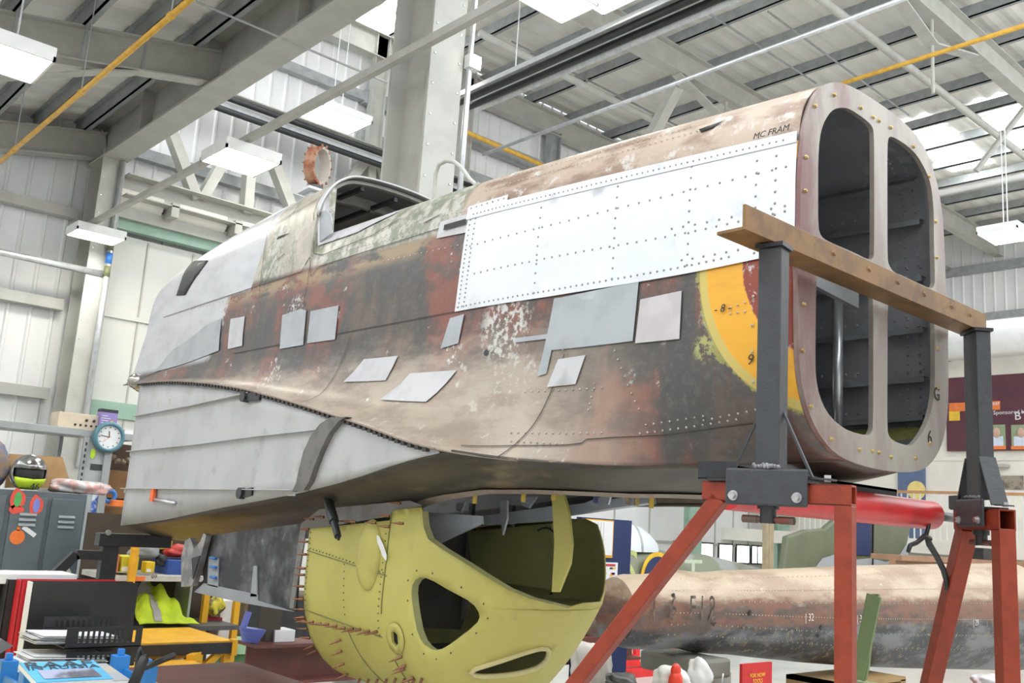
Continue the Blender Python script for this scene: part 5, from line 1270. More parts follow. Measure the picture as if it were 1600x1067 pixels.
tag(b.build('metal_parts', M('parts_bronze', (.20, .15, .10), .5, .3)), 'heap of dull metal parts in the dark shelf bay', 'parts')

# yellow-post rack with goods
YK = 7.5
rk = thing('storage_rack', (3.1, YK+.25, 0), 'storage rack with yellow uprights and grey shelves behind the nose', 'rack')
zs1 = UY(240, 900, YK)[2]
for px, z1 in ((198, 1.28), (150, 1.28)): x = xat(px, 950, YK); MB().box(x-.025, x+.025, YK-.03, YK+.02, 0, z1).build('upright', mYELLOW, rk)
for px in (319, 368): x = xat(px, 960, YK+.3); MB().box(x-.025, x+.025, YK+.28, YK+.33, 0, .95).build('upright', mYELLOW, rk)
sf = MB().box(xat(170, 900, YK), xat(322, 905, YK), YK, YK+.6, zs1-.04, zs1).build('shelf', M('shelf_lip', (.55, .54, .50), .5), rk)
text('shelf_number', '09', .045, UY(241, 901, YK-.004), FACE_NY, mBLACK, sf)
p = UY(219, 901, YK-.003); MB().box(p[0]-.04, p[0]+.04, YK-.004, YK, zs1-.036, zs1-.004).build('price_tag', mORANGE, sf)
MB().box(xat(160, 950, YK), xat(330, 960, YK+.6), YK+.6, YK+.62, 0, 1.5).build('back_panel', M('rack_back', (.07, .05, .035), .8), rk)
MB().box(xat(160, 950, YK)-.1, xat(330, 960, YK+.6)+.0, YK+.06, YK+.6, .62, .655).build('shelf', M('dark_shelf', (.10, .10, .10), .6), rk)
p = xat(322, 950, YK+.3); MB().box(p-.16, p-.14, YK+.3, YK+.6, 0, zs1-.04).build('side_panel', M('panel_pale', (.42, .45, .45), .5), rk)
def carton(name, pxa, pxb, pyt, pyb, Y, d, mat, label, cat='box', band=None):
    a, b = UY(pxa, pyb, Y), UY(pxb, pyt, Y); t = thing(name, ((a[0]+b[0])/2, Y+d/2, min(a[2], b[2])), label, cat)
    MB().box(a[0], b[0], Y, Y+d, a[2], b[2]).build('body', mat, t, bevel=.004)
    if band: MB().box(a[0]+.008, a[0]+(b[0]-a[0])*.6, Y-.002, Y, a[2]+.008, a[2]+(b[2]-a[2])*.35).build('label_print', band, t)
    return t
carton('orange_carton', 176, 188, 866, 894, YK+.05, .2, M('carton_rust', (.55, .22, .08), .7), 'rust orange carton at the left end of the rack shelf')
carton('yellow_bin', 188, 218, 870, 894, YK+.05, .25, M('bin_yellow', (.62, .58, .04), .5), 'yellow-green plastic bin on the rack shelf', 'bin', mPAPER)
carton('yellow_box', 227, 243, 878, 895, YK+.04, .1, M('box_yellow', (.75, .52, .02), .5), 'small yellow box with white label on the rack shelf', 'box', mPAPER)
carton('blue_bin', 260, 306, 876, 898, YK+.15, .3, M('bin_blue', (.03, .08, .30), .45), 'dark blue plastic bin at the right of the rack shelf', 'bin')
def blob(name, px, py, Y, r, sc, mat, label, cat, n=5, jit=.4, seed=0):
    rnd = random.Random(seed); p = UY(px, py, Y); return tag(crumple(name, p, (r*sc[0]*1.3, r*sc[1], r*sc[2]*1.15), mat, seed, .13), label, cat)
blob('grey_sack', 226, 862, YK+.3, .075, (1.2, 1, .7), M('sack_grey', (.26, .27, .28), .6), 'grey plastic sack on the rack shelf', 'sack', 5, .4, 1)
blob('red_hose', 282, 862, YK+.32, .075, (1.2, 1, .6), M('hose_red', (.45, .03, .02), .4), 'red hose bundle on the rack shelf beside the hinge bracket', 'hose', 5, .4, 2)
blob('black_bundle', 252, 876, YK+.25, .045, (.8, 1, 1), mBLACK, 'black cable bundle on the rack shelf', 'bundle', 4, .4, 3)
# hi-vis jackets: draped heap with creases
def drape(name, x0, x1, y0, y1, zf, mat, label, cat, parent=None):
    nx, ny = 34, 16; V = []; F = []
    for i in range(nx+1):
        for j in range(ny+1):
            u, v = i/nx, j/ny; V.append((x0+(x1-x0)*u, y0+(y1-y0)*v, zf(u, v)))
    for i in range(nx):
        for j in range(ny): a = i*(ny+1)+j; F.append((a, a+1, a+ny+2, a+ny+1))
    o = link(name, V, F, mat, parent, smooth=True, solid=.008); return tag(o, label, cat) if label else o
mHV = M('hi_vis_yellow', (.62, .78, .03), .7, 0, (.50, .66, .03), 9)
xa, xb = xat(212, 960, YK+.1), xat(304, 960, YK+.1)
zb = .66
hv = thing('hi_vis_jackets', ((xa+xb)/2, YK+.2, zb), 'crumpled fluorescent yellow hi-vis jacket heaped on the rack', 'jacket')
fz = lambda u, v: zb+.02+(.24*math.exp(-((u-.35)/.38)**2)+.05*math.sin(9*u+4*v)+.03*math.sin(23*u-7*v)+.02*math.sin(31*v+11*u))*min(1, v*2.2+.05)
drape('cloth', xa, xb, YK+.0, YK+.45, fz, mHV, None, None, hv)
fz2 = lambda u, v: fz(.20+.14*u+.10*(1-v), v)+.012
drape('reflective_band', xa+(xb-xa)*.24, xa+(xb-xa)*.36, YK-.003, YK+.44, lambda u, v: fz(.24+.12*u, v)+.012, M('silver_band', (.40, .38, .36), .5), None, None, hv)
# yellow work platform
YP = 6.6
st = thing('work_platform', (3.0, YP+.2, 0), 'yellow steel work platform step with black edge', 'platform')
a, b = UY(170, 1003, YP), UY(364, 1003, YP); z = UY(300, 1005, YP)[2]
MB().box(a[0], b[0], YP, YP+.75, z-.01, z+.01).build('tread', mYELLOW, st)
MB().box(a[0], b[0], YP-.03, YP, z-.075, z).build('black_edge', mBLACK, st)
MB().box(b[0]-.02, b[0]+.02, YP-.04, YP+.02, z-.09, z+.02).build('corner_post', mYELLOW, st)
for x in (a[0]+.05, b[0]-.03): MB().box(x-.025, x+.025, YP, YP+.05, 0, z-.02).build('leg', mYELLOW, st)
MB().bar((b[0]-.06, YP+.02, z-.05), (b[0]-.62, YP+.02, z-.55), .045, .045).build('brace', mYELLOW, st)
MB().box(a[0], b[0]-.25, YP+.02, YP+.06, z-.10, z-.07).build('rail', mYELLOW, st)
a2 = UY(232, 1048, YP-.3); b2 = UY(318, 1055, YP-.3)
MB().box(a2[0]-.3, b2[0], YP-.35, YP-.05, a2[2]-.03, a2[2]+.02).build('lower_tread', mYELLOW, st)
MB().bar((b2[0]-.02, YP-.1, a2[2]+.03), (b2[0]+.09, YP, z-.08), .05, .05).build('brace', mYELLOW, st); MB().bar((b2[0]-.02, YP-.1, a2[2]), (b2[0]-.16, YP-.2, 0), .05, .05).build('leg', mYELLOW, st)
YBN = 5.55
# wheelie bin, blue jug, brown bench with carton
YWB = 8.4
p = UY(372, 1020, YWB); bn = thing('wheelie_bin', (p[0], YWB, 0), 'green plastic bin beyond the yellow platform', 'bin')
zw_ = UY(372, 1016, YWB)[2]
MB().tube([(p[0], YWB, 0), (p[0], YWB, zw_)], [.17, .21], 16).build('body', M('bin_green', (.10, .24, .09), .5), bn, smooth=True, auto=40); MB().tube([(p[0], YWB, zw_), (p[0], YWB, zw_+.10)], [.24, .19], 16).build('lid', M('lid_green', (.30, .48, .28), .5), bn, smooth=True, auto=40)
p = UY(392, 988, YBN); p[2] = UY(385, 1012, YBN)[2]+.115; jg = thing('blue_scoop', (p[0], YBN, p[2]-.085), 'periwinkle blue plastic scoop on the brown bench', 'scoop')
MB().tube([(p[0]-.0, YBN, p[2]-.083), (p[0]+.01, YBN, p[2]+.0)], [.05, .085], 14).build('bowl', M('periwinkle', (.16, .20, .62), .4), jg, smooth=True, auto=40); MB().bar((p[0]-.06, YBN, p[2]-.01), (p[0]-.03, YBN, p[2]+.10), .05, .02).build('handle', M('periwinkle', (.16, .20, .62), .4), jg)
YBN = 5.55
bn = thing('steel_bench', (4.0, YBN+.3, 0), 'red-brown steel beam bench beyond the fairing', 'bench')
mBRN = M('oxide_brown', (.17, .055, .04), .5, 0, (.13, .045, .035), 6)
a = UY(385, 1012, YBN); 
MB().ibeam((a[0], YBN, a[2]-.09), (a[0]+3.6, YBN, a[2]-.09), .24, .24).build('beam', mBRN, bn); MB().box(a[0]+.22, a[0]+.34, YBN-.05, YBN+.05, 0, a[2]-.2).build('leg', mBRN, bn); MB().box(a[0]+2.0, a[0]+2.12, YBN-.05, YBN+.05, 0, a[2]-.2).build('leg', mBRN, bn)
tag(MB().box(a[0]+.12, a[0]+.22, YBN, YBN+.1, a[2]+.03, a[2]+.6).build('dark_post', M('dark_bronze', (.06, .045, .03), .5)), 'dark bronze post standing on the brown bench', 'post')
carton('white_carton', 428, 462, 984, 1004, YBN-.02, .15, mPAPER, 'white carton lying on the brown bench')
carton('amber_box', 250, 270, 845, 858, YK+.5, .15, M('amber_box', (.60, .36, .05), .5), 'amber box just under the front belly edge')
p = UY(345, 960, YK+.45); pj = thing('magazine_file', (p[0], YK+.45, p[2]-.2), 'pale grey magazine file between the yellow uprights', 'file')
MB().box(p[0]-.02, p[0]+.12, YK+.42, YK+.6, p[2]-.2, p[2]+.12).build('body', mPAPER, pj, bevel=.004)
carton('red_parcel', 320, 348, 965, 985, YK+.4, .15, M('parcel_red', (.35, .03, .03), .5), 'dark red parcel between the yellow uprights')
blob('striped_cap', 336, 948, YK+.4, .06, (.9, 1, 1.2), M('cap_yellow', (.70, .62, .05), .6, 0, (.05, .05, .05), 14), 'yellow and black striped cap between the yellow uprights', 'cap', 3, .4, 5)
p = UY(420, 1010, YW-8)
# ---------------------------------------------------------------- desk in the foreground
ZT = .86
dk = thing('work_desk', (1.7, 4.6, 0), 'yellow topped desk at the lower left holding files and trays', 'desk')
mDESK = M('desk_yellow', (.78, .62, .18), .5)
MB().box(.55, 1.82, 3.55, 5.6, ZT-.03, ZT).build('top', mDESK, dk, bevel=.005)
for x, y in ((.6, 3.6), (1.77, 3.6), (.6, 5.5), (1.77, 5.5)): MB().box(x-.025, x+.025, y-.025, y+.025, 0, ZT-.03).build('leg', mSTEELD, dk)
# lever-arch binders standing on the desk: broad side faces the camera, spine at left
YB0 = 4.62
binders = [(0.0, mBLACK, M('binder_side', (.035, .035, .036), .28), mPAPER, 'black binder with white spine at the front of the row'),
           (.09, M('binder_red', (.60, .02, .03), .4), M('binder_red', (.60, .02, .03), .4), None, 'red binder second in the row behind the white spine'),
           (.17, mBLACK, mBLACK, None, 'black binder third in the row'), (.26, M('binder_olive', (.09, .085, .05), .5), mBLACK, None, 'olive-edged black binder fourth in the row'),
           (.35, mBLACK, mBLACK, mPAPER, 'black binder with white label at the left of the row')]
p0 = UY(38, 1000, YB0)
for k, (dy, ms, mc, lab, lb) in enumerate(binders):
    y0 = YB0+dy; x0 = p0[0]-(0, .022, .055, .10, .145)[k]; zt_ = UY(60, 908, YB0)[2]-.004*k+(.0 if k else -.005)
    t = thing('ring_binder', (x0+.2, y0, ZT), lb, 'binder', 'binders on the desk')
    L = .47 if k == 0 else .44
    MB().box(x0, x0+L, y0, y0+.004, ZT, zt_).build('cover', mc, t); MB().box(x0, x0+L, y0+.068, y0+.072, ZT, zt_).build('cover', mc, t)
    MB().box(x0-.003, x0+.003, y0, y0+.072, ZT, zt_).build('spine', mPAPER if k == 0 else ms, t)
    MB().box(x0+.02, x0+L-.02, y0+.01, y0+.062, ZT+.01, zt_-.01).build('pages', M('page_edges', (.30, .29, .28), .8), t)
    if lab and k: MB().box(x0-.006, x0-.003, y0+.01, y0+.06, ZT+.08, ZT+.22).build('spine_label', mPAPER, t)
p = UY(0, 893, YB0+.3); q = UY(109, 905, YB0+.3)
tag(MB().box(p[0]-.2, q[0], YB0+.2, YB0+.42, q[2]-.015, q[2]+.03).build('flat_box', mPAPER, bevel=.003), 'long flat white box lying across the binders', 'box')
# letter trays with slotted fronts
def tray(px0, px1, pyt, pyb, Y, label):
    a, b = UY(px0, pyb, Y), UY(px1, pyt, Y); t = thing('letter_tray', ((a[0]+b[0])/2, Y, a[2]), label, 'tray', 'letter trays on the desk')
    W, Hh = b[0]-a[0], b[2]-a[2]; n = 11
    V, F = cdt_mesh([(0, 0), (W, 0), (W, Hh), (0, Hh)], [[(W*.15+k*W*.072, Hh*.22), (W*.15+k*W*.072+W*.042, Hh*.22), (W*.15+k*W*.072+W*.042, Hh*.80), (W*.15+k*W*.072, Hh*.80)] for k in range(n)], .2, lambda u, v: (a[0]+u, Y, a[2]+v))
    link('slotted_side', V, F, mBLACK, t, solid=.004)
    MB().box(a[0], b[0], Y, Y+.26, a[2], a[2]+.004).build('floor_plate', mBLACK, t)
    MB().box(a[0], b[0], Y+.26, Y+.264, a[2], a[2]+Hh*.6).build('back', mBLACK, t)
    return a, b
YT = 4.15
a, b = tray(101, 224, 978, 1014, YT, 'upper black letter tray with slotted side')
a_, b_ = tray(101, 212, 1016, 1045, YT, 'lower black letter tray with slotted side')
a3, b3 = tray(66, 184, 962, 996, YT+.27, 'black letter tray furthest back beside the front binder')
def papers(x0, y0, z0, n, label, seed):
    rnd = random.Random(seed); t = thing('paper_stack', (x0+.14, y0+.1, z0), label, 'papers')
    for k in range(n):
        dx, dy, ang = rnd.uniform(-.02, .02), rnd.uniform(-.01, .01), rnd.uniform(-.08, .08); c, s = math.cos(ang), math.sin(ang); z = z0+k*.006
        pts = [(x0+.14+dx+(u*c-v*s), y0+.1+dy+(u*s+v*c), z+.012*(1 if u < 0 else 0)) for u, v in ((-.15, -.1), (.15, -.1), (.15, .1), (-.15, .1))]
        MB().prism(pts, (0, 0, .003)).build('sheet', mPAPER if k % 3 else M('folder_grey', (.55, .54, .53), .6), t)
papers(a[0]-.09, YT+.02, a[2]+.008, 6, 'fanned white papers in the upper letter tray', 1)
papers(a_[0]-.13, YT+.0, a_[2]+.008, 6, 'grey folders and papers in the lower letter tray', 2)
p = UY(0, 1000, 3.75); tag(MB().prism([UY(*v, 3.8) for v in ((-20, 1000), (4, 999), (21, 1009), (0, 1021), (-20, 1030))], (0, .25, -.0)).build('grey_folder', M('folder_dark', (.16, .16, .165), .5)), 'dark grey folder corner poking in at the left edge', 'folder')
# blue crate with two books
YC = 3.72
cz = ZT+.005
a, b = UY(40, 1060, YC), UY(215, 1060, YC)
cr = thing('blue_crate', ((a[0]+b[0])/2, YC+.15, ZT), 'bright blue plastic stacking crate holding books at the lower left', 'crate')
mCR = M('crate_blue', (.04, .26, .72), .4)
ztop = UY(60, 1064, YC)[2]
X0, X1, Y0, Y1 = a[0], a[0]+.46, YC, YC+.32
for x0, x1, y0, y1 in ((X0, X1, Y0, Y0+.012), (X0, X1, Y1-.012, Y1), (X0, X0+.012, Y0, Y1), (X1-.012, X1, Y0, Y1)): MB().box(x0, x1, y0, y1, ZT, ztop-.02).build('wall', mCR, cr)
for x, y in ((X0+.02, Y0+.02), (X1-.02, Y0+.02), (X0+.02, Y1-.02), (X1-.02, Y1-.02)): MB().box(x-.03, x+.03, y-.03, y+.03, ZT, ztop+.03).box(x-.012, x+.012, y-.012, y+.012, ztop+.03, ztop+.055).build('corner', mCR, cr, bevel=.003)
def book(cpts, th, mat, label):
    c = [np.array(p, float) for p in cpts]; c[3] = c[0]+(c[2]-c[1]); n_ = nrm(np.cross(c[1]-c[0], c[3]-c[0])); n_ = n_ if n_[2] > 0 else -n_
    t = thing('book', tuple(sum(c)/4-n_*th), label, 'book')
    MB().prism([p-n_*(th-.003) for p in c], n_*(th-.006)).build('pages', mPAPER, t); MB().prism([p-n_*.003 for p in c], n_*.003).build('cover', mat, t); MB().prism([p-n_*th for p in c], n_*.003).build('cover', mat, t)
    return t, c, n_
zb = ztop+.045
c = [UZ(58, 1066, zb-.02), UZ(177, 1060, zb-.02), UZ(146, 1031, zb+.02), UZ(44, 1044, zb)]
t, c, n_ = book(c, .022, M('book_sky_blue', (.12, .50, .80), .4), 'sky blue book titled RAAF IN RUSSIA on the blue crate')
ex = nrm(c[1]-c[0]); ey = np.cross(n_, ex); W = np.linalg.norm(c[1]-c[0]); Hh = abs((c[3]-c[0])@ey)
if (c[3]-c[0])@ey < 0: ey = -ey
o0 = (c[0]+c[1]+c[2]+c[3])/4
def onbook(u, v): return c[0]*(1-u)*(1-v)+c[1]*u*(1-v)+c[2]*u*v+c[3]*(1-u)*v+n_*.002
text('title', 'RAAF', .065, onbook(.48, .82), (ex, ey, n_), M('title_ink', (.06, .07, .09), .6), t, sx=1.5); text('title', 'IN RUSSIA', .042, onbook(.50, .66), (ex, ey, n_), M('title_ink', (.06, .07, .09), .6), t, sx=1.3)
MB().quad(onbook(.12, .12), onbook(.88, .12), onbook(.86, .56), onbook(.13, .56)).build('cover_picture', M('cover_picture', (.42, .45, .62), .5, 0, (.12, .12, .15), 9, stretch=(1, 1, 1)), t)
c = [UZ(150, 1064, zb-.035), UZ(204, 1062, zb-.03), UZ(166, 1036, zb-.01), UZ(140, 1037, zb-.01)]
book(c, .02, M('book_beige', (.52, .47, .38), .6, 0, (.40, .42, .46), 6), 'beige paperback under the sky blue book')
pts = [UY(x, y, 3.55) for x, y in ((207, 1070), (213, 1045), (216, 1020), (219, 1013), (223, 1020), (222, 1045), (214, 1070))]
cl_ = thing('spring_tool', pts[0], 'black sprung clamp tool standing by the blue crate', 'tool')
MB().tube(pts, .008, 8).build('spring', mBLACK, cl_, smooth=True)
MB().tube([UY(208, 1070, 3.5), UY(226, 1028, 3.5), UY(230, 1026, 3.5)], [.02, .017, .012], 10).build('grip', mBLACK, cl_, smooth=True); MB().tube([UY(228, 1042, 3.6), UY(271, 1024, 3.8)], .012, 10).build('arm', mGUN, cl_, smooth=True)
a = UZ(232, 1048, .70); b = UZ(340, 1067, .70)
tag(MB().box(1.85, 2.6, 3.6, 5.0, .76, .80).box(1.9, 1.96, 3.65, 3.7, 0, .76).box(2.5, 2.56, 4.9, 4.95, 0, .76).build('brown_table', mBRN, bevel=.005), 'low red-brown table between the desk and the fairing', 'table')
cbn = thing('brown_cabinet', (5.0, 8.9, 0), 'dark brown cabinet standing behind the bench and fairing', 'cabinet')
MB().box(xat(378, 980, 8.8), xat(470, 980, 8.8)+1.2, 8.8, 9.3, 0, UY(400, 930, 8.8)[2]).build('body', M('cabinet_brown', (.13, .085, .045), .6, 0, (.09, .06, .035), 3), cbn, bevel=.01)
MB().box(xat(378, 980, 8.8)+.05, xat(470, 980, 8.8)+1.15, 8.79, 8.8, .1, .75).build('open_bay', mBLACK, cbn)

# ================================================================== RIGHT SIDE: second fuselage, parked aircraft, partition
def tail_material():
    mt, nt, bs = newmat('corroded_tail_skin'); N = NT(nt); P = N.pos(); X, Y, Z = N.sep(P)
    mp = N.n('ShaderNodeMapping'); N.put(mp.inputs[0], P); mp.inputs['Scale'].default_value = (.5, 1, 1.6); V = mp.outputs[0]
    a, b, d = N.noise(V, 3, 5, .6), N.noise(V, 7, 6, .65), N.noise(P, 20, 6, .7)
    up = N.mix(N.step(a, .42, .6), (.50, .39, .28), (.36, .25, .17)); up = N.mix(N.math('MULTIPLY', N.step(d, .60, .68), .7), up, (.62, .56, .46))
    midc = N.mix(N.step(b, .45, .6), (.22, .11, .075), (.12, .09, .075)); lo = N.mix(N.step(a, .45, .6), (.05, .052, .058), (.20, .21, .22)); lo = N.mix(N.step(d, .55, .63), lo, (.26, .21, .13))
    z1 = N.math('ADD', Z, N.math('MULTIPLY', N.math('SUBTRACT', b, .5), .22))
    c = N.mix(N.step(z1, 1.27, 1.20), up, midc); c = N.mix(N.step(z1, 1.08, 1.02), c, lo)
    N.put(bs.inputs['Base Color'], c); bs.inputs['Roughness'].default_value = .4; bs.inputs['Metallic'].default_value = .1
    N.bump(N.math('ADD', N.noise(V, 3, 2), N.math('MULTIPLY', d, .15)), .5, .05, bs); return mt
YT2 = 4.0
tf = thing('tail_fuselage', (7.5, YT2, .6), 'corroded brown aircraft tail section lying on a cradle at lower right', 'aircraft')
stn = [(4.52, .95, 1.355), (4.56, .94, 1.375), (5.2, .90, 1.40), (5.9, .83, 1.42), (6.6, .76, 1.445), (7.3, .70, 1.475), (8.2, .64, 1.50), (9.4, .57, 1.53), (10.6, .50, 1.56)]
xs = np.linspace(4.52, 10.6, 64); zl = np.interp(xs, [s[0] for s in stn], [s[1] for s in stn]); zh = np.interp(xs, [s[0] for s in stn], [s[2] for s in stn])
V = []; F = []
n = 40
for k, x in enumerate(xs):
    r = (zh[k]-zl[k])/2; zc = (zh[k]+zl[k])/2
    for j in range(n):
        a = 2*math.pi*j/n; dent = .012*math.sin(x*9+a*3)*math.exp(-((x-5.1)/.5)**2); V.append((x, YT2-(r*.80+dent)*math.sin(a), zc+(r+dent)*math.cos(a)))
for k in range(len(xs)-1):
    for j in range(n): F.append((k*n+j, k*n+(j+1) % n, (k+1)*n+(j+1) % n, (k+1)*n+j))
V.append((4.48, YT2, 1.16)); F += [(len(V)-1, (j+1) % n, j) for j in range(n)]
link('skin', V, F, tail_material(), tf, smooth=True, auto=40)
def tfP(x, a, off=0.0):
    r = (np.interp(x, xs, zh)-np.interp(x, xs, zl))/2+off; zc = (np.interp(x, xs, zh)+np.interp(x, xs, zl))/2; return np.array([x, YT2-r*.8*math.sin(a), zc+r*math.cos(a)])
rb = MB()
for a in (.55, .95, 1.25, 1.55, 1.85, 2.15):
    for x in np.arange(4.85, 9.5, .035 if a in (.95, 1.55) else .06): rb.dome(tfP(x, a, .002), (0, -math.sin(a), math.cos(a)), .005, .004)
stuff(rb.build('rivets', M('tan_rivet', (.52, .44, .32), .5), tf))
hl = MB()
for px, py, r in ((1115, 970, .035), (1172, 957, .02), (1283, 980, .02), (1278, 994, .018), (1052, 930, .018), (1090, 972, .015)):
    Y = YT2-.2
    for _ in range(3):
        q = UY(px, py, Y); x = q[0]; zc = (np.interp(x, xs, zh)+np.interp(x, xs, zl))/2; rr = (np.interp(x, xs, zh)-np.interp(x, xs, zl))/2; Y = YT2-.8*math.sqrt(max(0, rr*rr-(q[2]-zc)**2))-.003
    q = UY(px, py, Y); hl.prism([q+np.array([r*math.cos(a)*random.uniform(.6, 1.2), 0, r*math.sin(a)*random.uniform(.6, 1.2)]) for a in np.linspace(0, 2*math.pi, 10)[:-1]], (0, -.003, 0))
hl.build('punctures', mBLACK, tf)
def onTail(px, py, e=.004):
    Y = YT2-.2
    for _ in range(4):
        q = UY(px, py, Y); x = q[0]; zc = (np.interp(x, xs, zh)+np.interp(x, xs, zl))/2; rr = (np.interp(x, xs, zh)-np.interp(x, xs, zl))/2; Y = YT2-.8*math.sqrt(max(0, rr*rr-(q[2]-zc)**2))-e
    return UY(px, py, Y)
mSTEN = M('stencil_black', (.05, .045, .04), .6, 0, (.20, .14, .10), 14)
for ch, px, sx in (('1', 1022, .8), ('6', 1052, 1), ('F', 1082, .9), ('1', 1097, .8), ('2', 1113, 1)): text('stencil_digit', ch, .22, onTail(px, 952, .02), FACE_NY, mSTEN, tf, sx=.75*sx)
mCHALK = M('chalk', (.70, .68, .62), .8)
for ch, px, py in (('| 32', 1265, 965), ('| 31', 1345, 967), ('| 29', 1525, 973)): text('chalk_mark', ch, .075, onTail(px, py, .006), FACE_NY, mCHALK, tf)
cr = thing('tail_cradle', (5.6, YT2, 0), 'grey shaped cradle post under the tail section', 'cradle')
p = UY(1090, 1025, YT2-.1); MB().box(p[0]-.16, p[0]+.16, YT2-.25, YT2+.25, p[2]-.12, p[2]-.0).build('pad', M('cradle_grey', (.20, .20, .17), .6), cr, bevel=.02); MB().box(p[0]+.05, p[0]+.3, YT2-.15, YT2+.15, 0, p[2]-.11).build('leg', M('cradle_pale', (.40, .40, .36), .6), cr)
p = UY(1270, 1055, YT2); cs = thing('open_crate', (p[0], YT2+.1, 0), 'open wooden crate below the tail section', 'crate')
q = UY(1210, 1050, YT2+.2)
for x0, x1, z0, z1 in ((q[0], q[0]+.08, 0, q[2]+.02), (q[0]+.9, q[0]+.98, 0, q[2]), (q[0], q[0]+.98, q[2]-.03, q[2]+.02)): MB().box(x0, x1, YT2-.35, YT2+.1, z0, z1-.02).build('plank', M('crate_wood', (.38, .24, .10), .7), cs)
MB().box(q[0]+.08, q[0]+.9, YT2+.0, YT2+.05, 0, q[2]-.05).build('back_board', mBLACK, cs)
# green bracket in front of the tail
X_ = 3.2
gp = [UX(*v, X_) for v in ((1361, 928), (1372, 928), (1369, 960), (1361, 1000), (1357, 1040), (1352, 1062), (1327, 1062), (1330, 1040), (1338, 1005), (1343, 985), (1350, 978), (1356, 945))]
gb = thing('green_bracket', gp[6], 'upright green primed metal bracket in front of the tail section', 'bracket')
mGB = M('green_primer', (.20, .28, .12), .5, 0, (.26, .33, .16), 7)
MB().prism(gp, (.012, 0, 0)).build('web', mGB, gb); p, q = UX(1366, 930, X_), UX(1340, 1060, X_); MB().bar(p, q, .012, .05, (0, 1, 0)).build('rib', mGB, gb)
a = UX(1310, 1060, X_); b = UX(1400, 1066, X_); MB().box(X_-.03, X_+.06, min(a[1], b[1]), max(a[1], b[1]), a[2]-.08, a[2]).build('foot', mGB, gb)
# clear wrap lumps at the bottom right edge
blob('wrapped_part', 1545, 1062, 2.1, .05, (2.2, 1.2, .5), M('clear_wrap', (.62, .60, .60), .25), 'clear wrapped part at the bottom edge by the far trestle leg', 'parcel', 6, .5, 7)
# plastic bag with red contents
YG = 3.0
p = UY(1065, 1052, YG); bg_ = thing('carrier_bag', (p[0], YG, p[2]-.15), 'white plastic bag with red wrapping at the bottom edge', 'bag')
def lumps(name, pts, mat, par):
    b = MB(); i0 = 0
    for (px, py, r, sc) in pts:
        b.ball(UY(px, py, YG), r, 26, 16, sc)
    for i, v in enumerate(b.V):
        f = math.sin(v[0]*70+v[2]*45)+.7*math.sin(v[2]*110-v[0]*60+v[1]*50)+.5*math.sin(v[0]*190+v[1]*140)
        b.V[i] = v+np.array([.004*f, -.004*abs(f), .005*f])
    return b.build(name, mat, par, smooth=True)
crumple('bag', UY(1050, 1062, YG), (.10, .08, .062), M('bag_white', (.80, .78, .76), .5), 21, .10, parent=bg_); crumple('bag_side', UY(1092, 1055, YG), (.062, .06, .075), M('bag_white', (.80, .78, .76), .5), 22, .10, parent=bg_)
p = UY(1056, 1048, YG-.08); b = MB(); b.ball(p, .032, 12, 8, (1, .6, 1.1)); b.ball(p-np.array([.0, 0, .05]), .055, 12, 8, (.8, .5, 1)); b.build('red_wrapping', M('red_film', (.80, .05, .02), .3), bg_, smooth=True)
blob('coil_spring', 970, 1062, 3.4, .06, (1.2, 1, .5), M('dark_coil', (.10, .10, .09), .4, .4), 'dark coil of wire beside the carrier bag', 'coil', 5, .5, 8)
rod('eye_pin', [UY(1128, 1067, 3.2), UY(1130, 1052, 3.2)], .004, mCHROME, 'slim steel eye pin by the carrier bag', 'pin')
# red open-frame stand and red sign
YR2 = 7.5
rs = thing('red_barrier', (8.5, YR2, 0), 'red plastic barrier with rounded openings behind the cradle', 'barrier')
W0_, W1_ = UY(980, 1030, YR2), UY(1085, 970, YR2)
o_ = [(p[0], p[2]) for p in (UY(975, 1040, YR2), UY(1062, 1042, YR2), UY(1062, 1020, YR2), UY(1000, 940, YR2), UY(975, 950, YR2))]
hs = [[(lambda q: (q[0], q[2]))(UY(*v, YR2)) for v in h] for h in (((980, 1005), (993, 1005), (994, 1022), (980, 1022)), ((1000, 1005), (1015, 1008), (1015, 1035), (1000, 1035)), ((980, 978), (994, 978), (994, 986), (980, 986)))]
V, F = cdt_mesh(o_, hs, .4, lambda x, z: (x, YR2, z)); link('panel', V, F, M('barrier_red', (.75, .03, .03), .45), rs, solid=.05)
q = UY(1000, 1043, YR2); MB().box(q[0]-.3, q[0]+.9, YR2-.15, YR2+.2, 0, q[2]).build('base', M('barrier_red', (.75, .03, .03), .45), rs)
YS2 = 3.6
a, b = UY(1160, 1038, YS2), UY(1206, 1067, YS2)
sg = thing('red_sign', (a[0]+.08, YS2, 0), 'red sign board with yellow lettering under the tail section', 'sign')
MB().box(a[0], b[0], YS2, YS2+.02, .3, a[2]).build('board', M('sign_red', (.60, .02, .02), .5), sg)
text('lettering', 'FOR NOW', .035, UY(1184, 1055, YS2-.004), FACE_NY, M('sign_yellow', (.85, .60, .05), .5), sg); text('lettering', 'TOOLS', .035, UY(1184, 1064, YS2-.004), FACE_NY, M('sign_yellow', (.85, .60, .05), .5), sg)
